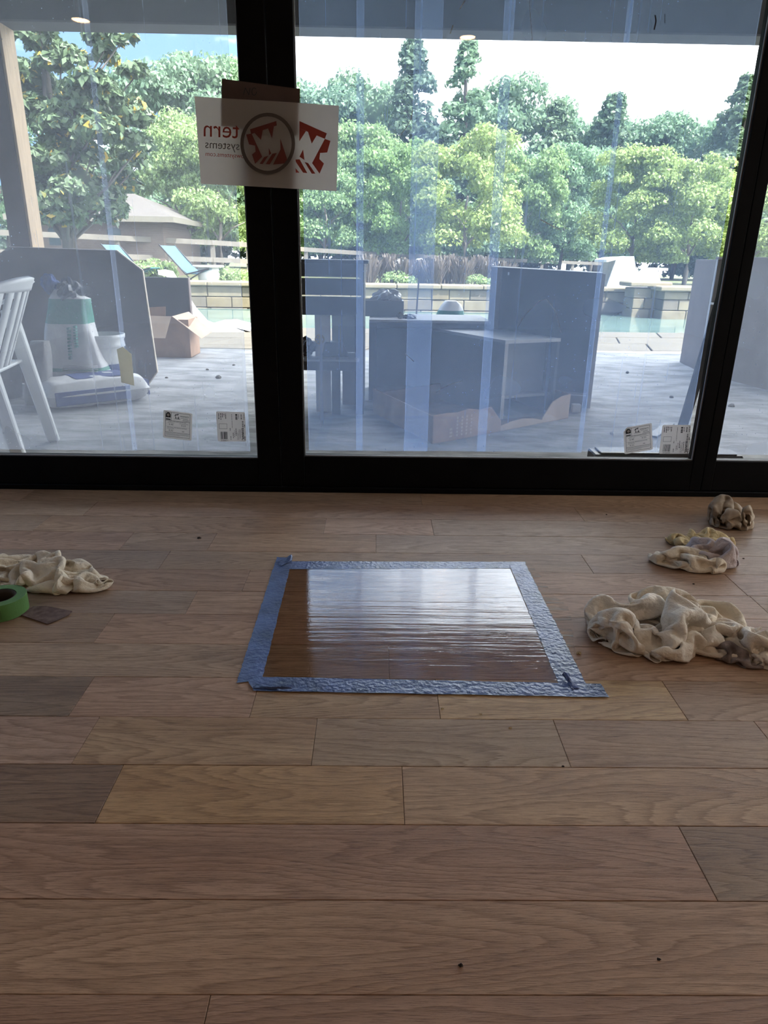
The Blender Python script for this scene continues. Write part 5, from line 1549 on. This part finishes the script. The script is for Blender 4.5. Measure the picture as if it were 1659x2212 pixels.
# stickers on the panes
STY = GY - 0.0105
def w_logo(mb, q, u0, v0, u1, v1, off):
    def m2(pts): mb.add([bil(q, u0 + (u1 - u0) * x, v0 + (v1 - v0) * y) + off for x, y in pts], [tuple(range(len(pts)))])
    m2([(0.1,0.2),(0.85,0.0),(0.9,0.14),(0.15,0.33)]); m2([(0.0,0.35),(0.16,0.33),(0.42,0.85),(0.25,1.0),(0.16,0.8),(0.27,0.72)])
    m2([(0.22,0.3),(0.42,0.25),(0.38,0.5)]); m2([(0.6,0.2),(0.76,0.16),(0.7,0.48)]); m2([(0.7,1.0),(0.9,0.4),(1.0,0.95)]); m2([(0.45,1.0),(0.62,0.7),(0.72,0.7),(0.55,1.0)])
def rating_sticker(corners, label, cut=False):
    q = [at(x, y, STY) for x, y in corners]
    root = empty('rating_sticker', (q[3] + q[2]) / 2); tag(root, label, 'sticker', 'energy rating stickers')
    pts = [(0.04,0),(0.96,0),(1,0.03),(1,0.97),(0.96,1),(0.04,1),(0,0.97),(0,0.03)]
    if cut: pts = [(0.12,0.0),(0.97,0),(1,0.03),(1,0.97),(0.96,1),(0.04,1),(0,0.97),(0,0.16)]
    body = MB().prism([bil(q, u, v) for u, v in pts], (0, 0.0008, 0)).build('sticker_paper', M['sticker'])
    mb = MB(); o1 = Vector((0, -0.0008, 0)); t = 0.011
    def rect(u0, v0, u1, v1): quad_rect(mb, q, u0, v0, u1, v1, o1)
    rect(.07,.05,.93,.05+t); rect(.07,.92,.93,.92+t); rect(.07,.05,.07+t,.93); rect(.92,.05,.93,.93); rect(.27,.05,.27+t,.345); rect(.07,.345,.93,.345+t); rect(.07,.765,.93,.765+t)
    rect(.07,.56,.93,.563)
    dome = [(.085,.245),(.085,.16)] + [(.17 - .085*math.cos(a), .15 - .085*math.sin(a)) for a in np.linspace(0, math.pi, 10)] + [(.255,.16),(.255,.245)]
    mb.add([bil(q, u, v) + o1 for u, v in dome], [tuple(range(len(dome)))])
    rect(.09,.29,.25,.33)
    w_logo(mb, q, .38, .08, .55, .26, o1)
    quad_text(mb, 'western', q, .58, .125, .88, .185, o1)
    for v, a, b in ((.215,.60,.86),(.25,.40,.60),(.275,.36,.58),(.25,.68,.86),(.285,.68,.90),(.31,.66,.9)): rect(a, v, b, v + .008)
    quad_text(mb, 'ENERGY PERFORMANCE RATINGS', q, .19, .365, .80, .395, o1)
    rect(.15,.425,.38,.433); rect(.56,.425,.88,.433)
    quad_text(mb, '0.40', q, .20, .46, .35, .515, o1); quad_text(mb, '0.23', q, .63, .46, .78, .515, o1)
    quad_text(mb, 'ADDITIONAL PERFORMANCE RATINGS', q, .13, .575, .82, .61, o1)
    rect(.13,.635,.38,.643)
    quad_text(mb, '0.52', q, .20, .675, .35, .73, o1); rect(.66,.70,.74,.715)
    for v in (.80,.825,.85,.875): rect(.10, v, .90 if v < .86 else .6, v + .006)
    pr = mb.build('print', M['ink_black'])
    mb2 = MB(); c = [(.17 + .05*math.cos(a), .155 + .05*math.sin(a)) for a in np.linspace(0, 2*math.pi, 14)[:-1]]
    mb2.add([bil(q, u, v) + o1*1.6 for u, v in c], [tuple(range(len(c)))])
    keep(root, body, pr, mb2.build('badge_disc', M['sticker']))
rating_sticker([(353.3, 885.3), (415.6, 893.2), (413.6, 952.2), (352, 945)], 'white energy rating sticker low on the left pane')
rating_sticker([(1346.5, 924.5), (1407.6, 913.6), (1410.3, 971), (1349, 981.4)], 'tilted white energy rating sticker low on the middle pane', True)
def barcode_sticker(corners, label, seed, num):
    q = [at(x, y, STY) for x, y in corners]
    root = empty('barcode_sticker', (q[3] + q[2]) / 2); tag(root, label, 'sticker', 'barcode stickers')
    pts = [(0.03,0),(0.97,0),(1,0.03),(1,0.97),(0.97,1),(0.03,1),(0,0.97),(0,0.03)]
    body = MB().prism([bil(q, u, v) for u, v in pts], (0, 0.0008, 0)).build('sticker_paper', M['sticker'])
    mb = MB(); o1 = Vector((0, -0.0008, 0)); g = random.Random(seed)
    def rect(u0, v0, u1, v1): quad_rect(mb, q, u0, v0, u1, v1, o1)
    t = .008
    rect(.08,.40,.36,.40+t); rect(.08,.565,.36,.565+t); rect(.08,.40,.08+t,.57); rect(.36-t,.40,.36,.57)
    u = .11
    while u < .36:
        w = g.choice((.008, .014, .022)); rect(u, .67, u + w, .92); u += w + g.choice((.008, .012, .018))
    quad_text(mb, num, q, .12, .935, .36, .985, o1)
    def dashcol(u, v0, v1, w):        # unreadable small print running vertically
        v = v0
        while v < v1:
            h = g.uniform(.015, .05); rect(u, v, u + w, min(v + h, v1)); v += h + g.uniform(.008, .02)
    for u, v0, v1, w in ((.07,.07,.26,.03),(.14,.06,.27,.03),(.20,.06,.2,.025),(.26,.07,.16,.02),(.31,.07,.24,.03),(.53,.08,.55,.014),(.55,.70,.88,.02),(.60,.62,.86,.014),(.65,.55,.80,.025),(.70,.70,.95,.012),
                       (.74,.60,.95,.012),(.79,.58,.90,.02),(.66,.07,.27,.07),(.76,.08,.22,.02),(.85,.08,.24,.03),(.95,.05,.25,.02),(.86,.55,.97,.02),(.95,.83,.98,.03),(.45,.55,.64,.02),(.46,.82,.94,.02),(.96,.42,.52,.03)):
        dashcol(u, v0, v1, w)
    v = .31
    while v < .92:
        h = g.choice((.008, .016, .024)); rect(.885, v, .935, v + h); v += h + g.choice((.008, .014))
    keep(root, body, mb.build('print', M['ink_black']))
barcode_sticker([(466.7, 888.6), (529, 890.6), (531.7, 953.6), (470.6, 953.6)], 'barcode sticker low on the left pane next to the door post', 3, '516651')
barcode_sticker([(1431.4, 917.9), (1492.7, 917.9), (1487.3, 980.3), (1423.3, 980.3)], 'barcode sticker at the lower right corner of the middle pane', 4, '516650')
# beige tape scrap
q = [at(x, y, STY) for x, y in ((252, 755), (265, 749), (284, 765), (290, 833), (262, 826), (258, 790))]
tag(MB().prism(q, (0, 0.0008, 0)).build('masking_tape_scrap', M['masking']), 'torn beige masking tape scrap stuck on the left pane', 'tape')

# ================================================================== ON THE FLOOR
# blue tape strips, wrinkled
def strip(name, corners, label, seed, z=0.0009, ragged=()):
    g = random.Random(seed); ph = [g.uniform(0, 6.28) for _ in range(6)]
    q = [Vector(c) for c in corners]     # TL TR BR BL on floor
    L1 = (q[1] - q[0]).length; L2 = (q[3] - q[0]).length
    nx = max(6, int(L1 / 0.009)); ny = max(6, int(L2 / 0.009))
    mb = MB(); mb.smooth = True
    def fn(u, v):
        p = bil(q, u, v)
        k = 0.0005 * (math.sin(61 * u * L1 * 3 + 20 * v + ph[0]) * math.sin(47 * v * L2 * 3 + ph[1]) + g.uniform(-0.6, 0.9))
        e = 0.0006 * (math.sin(30 * u + ph[2]) if v in (0.0, 1.0) else 0)
        return (p.x + (0.0012 * g.uniform(-1, 1) if u in (0.0, 1.0) else 0), p.y + e, z + max(0.0, k))
    mb.grid(fn, nx, ny)
    o = mb.build(name, M['tape'])
    tag(o, label, 'tape', 'blue tape strips round the wet patch')
    return o
# patch edges in metres on the floor
strip('masking_tape_strip', [gr(625, 1213), gr(1134, 1214), gr(1138, 1228), gr(622, 1230)], 'far blue tape strip along the back of the wet patch', 1)
strip('masking_tape_strip', [gr(598, 1204), gr(632, 1206), gr(566, 1470), gr(511, 1476)], 'left blue tape strip beside the wet patch', 2, 0.0014)
strip('masking_tape_strip', [gr(1098, 1215), gr(1133, 1215), gr(1268, 1482), gr(1206, 1478)], 'right blue tape strip beside the wet patch', 3, 0.0019)
strip('masking_tape_strip', [gr(530, 1463), gr(1298, 1479), gr(1316, 1508), gr(548, 1494)], 'near blue tape strip along the front of the wet patch', 4, 0.0024)
# torn, curled ends of the tape
def curl(pts, label, seed, lift):
    g = random.Random(seed); q = [gr(*p) for p in pts]
    mb = MB(); mb.smooth = True
    def fn(u, v):
        p = bil(q, u, v)
        return (p.x + 0.002 * g.uniform(-1, 1), p.y + 0.002 * g.uniform(-1, 1), 0.003 + lift * (u ** 2) * math.sin(math.pi * min(1, v * 0.9 + 0.1)) + 0.0012 * g.random())
    mb.grid(fn, 8, 8)
    tag(mb.build('tape_end', M['tape'], solid=0.0004), label, 'tape', 'torn ends of the blue tape')
curl([(1236, 1492), (1214, 1464), (1228, 1470), (1252, 1490)], 'curled blue tape end at the near right corner of the patch', 1, 0.015)
curl([(545, 1490), (632, 1493), (600, 1488), (555, 1480)], 'lifted blue tape edge at the near left corner of the patch', 2, 0.006)
curl([(600, 1216), (628, 1204), (632, 1212), (606, 1226)], 'crumpled blue tape end at the far left corner of the patch', 3, 0.012)

# wet varnish
vq = [gr(563, 1467), gr(1208, 1479), gr(1102, 1229), gr(624, 1229)]
vm = MB(); vm.smooth = True
def vfn(u, v):
    p = bil(vq, u, v); return (p.x, p.y, 0.0007)
vm.grid(vfn, 40, 30)
tag(vm.build('wet_varnish_patch', M['varnish']), 'wet glossy varnish test patch framed by blue tape', 'varnish')

# pale dried smear left outside the right tape strip
mt, n_, l_, out_ = newmat('dried_varnish_smear')
d_ = n_.new('ShaderNodeBsdfDiffuse'); d_.inputs['Color'].default_value = (0.72, 0.66, 0.58, 1)
t_2 = n_.new('ShaderNodeBsdfTransparent'); tc_ = n_.new('ShaderNodeTexCoord'); mp_ = n_.new('ShaderNodeMapping'); mp_.inputs['Scale'].default_value = (9, 75, 1)
nz_ = n_.new('ShaderNodeTexNoise'); nz_.inputs['Scale'].default_value = 1.0; nz_.inputs['Detail'].default_value = 4
mr_ = n_.new('ShaderNodeMapRange'); mr_.inputs['From Min'].default_value = 0.45; mr_.inputs['From Max'].default_value = 0.72; mr_.inputs['To Max'].default_value = 0.55
mx_ = n_.new('ShaderNodeMixShader')
l_.new(tc_.outputs['Object'], mp_.inputs['Vector']); l_.new(mp_.outputs['Vector'], nz_.inputs['Vector']); l_.new(nz_.outputs['Fac'], mr_.inputs['Value'])
l_.new(mr_.outputs['Result'], mx_.inputs['Fac']); l_.new(t_2.outputs['BSDF'], mx_.inputs[1]); l_.new(d_.outputs['BSDF'], mx_.inputs[2]); l_.new(mx_.outputs['Shader'], out_.inputs['Surface'])
M['smear'] = mt
rs_ = random.Random(4); sm_pts = []
for k in range(15):
    f = k / 14; y_ = 1222 + 205 * f; x_ = 1138 + 103 * f
    sm_pts.append((gr(x_ - 2, y_), gr(x_ + (16 + 22 * math.sin(math.pi * min(1, f * 1.1))) * rs_.uniform(0.6, 1.2), y_ - 1)))
smb = MB()
smb.add([Vector((p.x, p.y, 0.0008)) for ab in sm_pts for p in ab], [(2 * k, 2 * k + 1, 2 * k + 3, 2 * k + 2) for k in range(14)])
tag(smb.build('varnish_smear', M['smear']), 'pale brushed varnish smear on the floor right of the tape frame', 'smear')

# ---- crumpled rags: small cloth solver (distance constraints, floor, self-repulsion)
def rag(seed, n, m, cell, foot, steps=100, hump=0.05, grav=0.00017, stiff=0.2):
    """n x m cloth of cell size, gathered inside the ellipse foot=(rx, ry)"""
    g = np.random.default_rng(seed)
    rx, ry = foot
    u, v = np.meshgrid(np.linspace(-1, 1, n), np.linspace(-1, 1, m), indexing='ij')
    x = u * np.sqrt(1 - v * v / 2) * rx * 0.95; y = v * np.sqrt(1 - u * u / 2) * ry * 0.95
    z = np.zeros_like(u)
    for k in range(6):
        f = g.uniform(1.0, 4.5); a = g.uniform(0, 6.28); ph = g.uniform(0, 6.28)
        w = np.sin(f * (u * math.cos(a) + v * math.sin(a)) * 2 + ph)
        z += w * hump / (1 + 0.5 * k)
        x += 0.10 * rx * np.sin(f * v * 2 + ph); y += 0.10 * ry * np.sin(f * u * 2 + ph)
    z = (z - z.min()) * (1 - 0.6 * np.maximum(np.abs(u), np.abs(v)) ** 3) + 0.004
    P = np.stack([x, y, z], -1).reshape(-1, 3) + g.normal(size=(n * m, 3)) * 0.0008
    V = np.zeros_like(P)
    I = np.arange(n * m).reshape(n, m)
    cons = []
    def pairs(a, b, L, k): cons.append((a.ravel(), b.ravel(), L, k))
    for s in (0, 1):
        pairs(I[s:-1:2, :], I[s+1::2, :], cell, 0.9); pairs(I[:, s:-1:2], I[:, s+1::2], cell, 0.9)
    for s in (0, 1):
        pairs(I[s:-1:2, :-1], I[s+1::2, 1:], cell * 1.414, 0.25); pairs(I[s:-1:2, 1:], I[s+1::2, :-1], cell * 1.414, 0.25)
    bend = []
    for sp_, L in ((2, cell * 1.68), (4, cell * 2.45)):
        for s in range(2 * sp_):
            A = I[s:-sp_:2 * sp_, :]; B = I[s+sp_::2 * sp_, :][:A.shape[0]]
            if A.size: bend.append((A.ravel(), B.ravel(), L))
            A = I[:, s:-sp_:2 * sp_]; B = I[:, s+sp_::2 * sp_][:, :A.shape[1]]
            if A.size: bend.append((A.ravel(), B.ravel(), L))
    gi, gj = np.divmod(np.arange(n * m), m)
    thick = cell * 0.8
    for st in range(steps):
        V *= 0.90; V[:, 2] -= grav
        sp = np.sqrt((V * V).sum(1, keepdims=True)); V *= np.minimum(1, cell * 0.5 / np.maximum(sp, 1e-9))
        Q = P + V
        for it in range(3):
            for a, b, L, k in cons:
                d = Q[b] - Q[a]; l = np.sqrt((d * d).sum(1, keepdims=True)) + 1e-9
                c = d * ((l - L) / l * (0.5 * k)); Q[a] += c; Q[b] -= c
            for a, b, L in bend:
                d = Q[b] - Q[a]; l = np.sqrt((d * d).sum(1, keepdims=True)) + 1e-9
                c = d * (np.minimum(0, l - L) / l * (0.5 * stiff)); Q[a] += c; Q[b] -= c
            r = np.sqrt((Q[:, 0] / rx) ** 2 + (Q[:, 1] / ry) ** 2)
            o = r > 1
            if o.any(): Q[o, :2] *= (1 + (1 / r[o] - 1) * 0.12)[:, None]
            Q[:, 2] = np.maximum(Q[:, 2], 0.0025)
        if st % 4 == 3:
            X = Q.astype(np.float32); s2 = (X * X).sum(1)
            D = X @ X.T; D *= -2; D += s2[:, None]; D += s2[None, :]
            ii, jj = np.nonzero(D < thick * thick)
            kp = (ii < jj) & ((np.abs(gi[ii] - gi[jj]) + np.abs(gj[ii] - gj[jj])) > 2)
            ii, jj = ii[kp], jj[kp]
            if len(ii):
                d = Q[jj] - Q[ii]; l = np.sqrt((d * d).sum(1, keepdims=True)) + 1e-9
                c = d / l * (thick - l) * 0.4
                for q in range(3):
                    Q[:, q] += np.bincount(jj, c[:, q], n * m) - np.bincount(ii, c[:, q], n * m)
                Q[:, 2] = np.maximum(Q[:, 2], 0.0025)
        V = Q - P
        V[Q[:, 2] < 0.004, :2] *= 0.3
        P = Q
    mb = MB(); mb.smooth = True
    mb.v = [tuple(p) for p in P]
    fs = [[int(I[i, j]), int(I[i+1, j]), int(I[i+1, j+1]), int(I[i, j+1])] for i in range(n - 1) for j in range(m - 1)]
    mb.f = fs; mb.mi = [0] * len(fs); mb.sm = [True] * len(fs)
    return mb

def put_rag(mb, name, mat, px, py, rz, label, dz=0.0, group='crumpled rags on the floor'):
    o = mb.build(name, mat, sub=1)
    p = gr(px, py); o.location = (p.x, p.y, dz); o.rotation_euler = (0, 0, rz)
    md = o.modifiers.new('solid', 'SOLIDIFY'); md.thickness = 0.0014; md.offset = 0
    tag(o, label, 'rag', group)
    return o

put_rag(rag(1, 62, 48, 0.0113, (0.235, 0.105), hump=0.05), 'cotton_rag', M['rag_cream'], 95, 1248, R(-14), 'crumpled cream rag at the left, beside the green tape roll')
put_rag(rag(2, 46, 46, 0.0102, (0.080, 0.080), hump=0.07, grav=0.00011), 'cotton_rag', M['rag_stain'], 1575, 1132, R(20), 'brown-stained balled rag nearest the door frame')
put_rag(rag(3, 40, 32, 0.0100, (0.118, 0.055), hump=0.05), 'cotton_rag', M['rag_yel'], 1515, 1178, R(-8), 'yellowish rag at the back of the second pile')
put_rag(rag(4, 44, 38, 0.0102, (0.105, 0.070), hump=0.06), 'cotton_rag', M['rag_lav'], 1518, 1212, R(-12), 'greyish rag in the middle of the second pile')
put_rag(rag(5, 44, 34, 0.0102, (0.118, 0.056), hump=0.05), 'cotton_rag', M['rag_cream'], 1483, 1222, R(-22), 'cream rag at the front of the second pile')
put_rag(rag(6, 62, 56, 0.0113, (0.170, 0.130), hump=0.07), 'cotton_rag', M['rag_white'], 1405, 1376, R(-18), 'large whitish crumpled rag right of the tape frame')
put_rag(rag(7, 54, 42, 0.0108, (0.150, 0.085), hump=0.06), 'cotton_rag', M['rag_cream'], 1478, 1338, R(-25), 'cream rag behind the large whitish rag')
put_rag(rag(8, 52, 42, 0.0108, (0.150, 0.075), hump=0.055), 'cotton_rag', M['rag_white'], 1570, 1398, R(-12), 'whitish rag at the right, in front of the small dirty rag')
put_rag(rag(9, 46, 36, 0.0107, (0.110, 0.075), hump=0.05), 'cotton_rag', M['rag_white'], 1668, 1420, R(-55), 'whitish rag cut off by the right edge')
put_rag(rag(10, 24, 18, 0.0085, (0.070, 0.030), hump=0.025), 'cotton_rag', M['rag_dirt'], 1580, 1425, R(-38), 'small dark dirty rag end on the floor at the right')

# green tape roll
rc = gr(8, 1335)
ro = empty('tape_roll', (rc.x - 0.022, rc.y + 0.035, 0)); tag(ro, 'roll of green painter tape lying at the left edge', 'tape roll')
mb = MB(); mb.smooth = False
mb.lathe([(0.0415, 0.001), (0.066, 0.001), (0.066, 0.047), (0.0415, 0.047)], 48); 
for i in range(len(mb.sm)): mb.sm[i] = False
o = mb.build('tape_winding', M['green_tape'], ro, bevel=0.0008)
mb = MB(); mb.smooth = True
mb.lathe([(0.0412, 0.001), (0.0412, 0.046), (0.038, 0.046), (0.038, 0.001), (0.0412, 0.001)], 48).build('core', M['core'], ro)
tb = MB(); tb.grid(lambda u, v: ((0.0665 + 0.010 * u * u) * math.cos(-1.35 + 0.28 * u), (0.0665 + 0.010 * u * u) * math.sin(-1.35 + 0.28 * u), 0.002 + 0.03 * v + 0.012 * u), 6, 3)
tb.build('loose_tab', M['green_tape'], ro, solid=0.0004)
# sandpaper
sq = [gr(x, y) for x, y in ((44, 1330), (72, 1312), (100, 1311), (156, 1322), (148, 1331), (114, 1346), (103, 1350))]
tag(MB().prism([p + Vector((0, 0, 0.0015)) for p in sq], (0, 0, 0.0018)).build('sandpaper_sheet', M['sand']), 'torn maroon sandpaper piece beside the tape roll', 'sandpaper')
# debris
for (px, py, r_, mt_), lb_ in zip(((955, 1531, 0.0022, 'crumb'), (1038, 1543, 0.002, 'crumb'), (1102, 1573, 0.0022, 'crumb'), (1250, 1412, 0.004, 'crumb'), (995, 2086, 0.0022, 'speck'), (1423, 2073, 0.0018, 'speck'), (1216, 1656, 0.0018, 'speck'),
                                   (1606, 1207, 0.0022, 'speck'), (1498, 1262, 0.0022, 'speck'), (430, 1163, 0.004, 'speck'), (1310, 1112, 0.002, 'speck')),
        ('tiny pale crumb below the near tape strip', 'tiny pale splinter below the near tape strip', 'tiny pale crumb on the plank below the near tape', 'wood shaving beside the right tape strip', 'dark speck near the bottom edge', 'small dark speck at the lower right',
         'dark speck on a plank seam', 'dark speck right of the second rag pile', 'dark speck between the rag piles', 'dark knot crumb near the door at the left', 'dark speck near the door at the right')):
    lump('floor_crumb', gr(px, py) + Vector((0, 0, r_ * 0.4)), r_ * 1.4, r_, r_ * 0.7, px, M[mt_], lb_, 'crumb', 0.25)
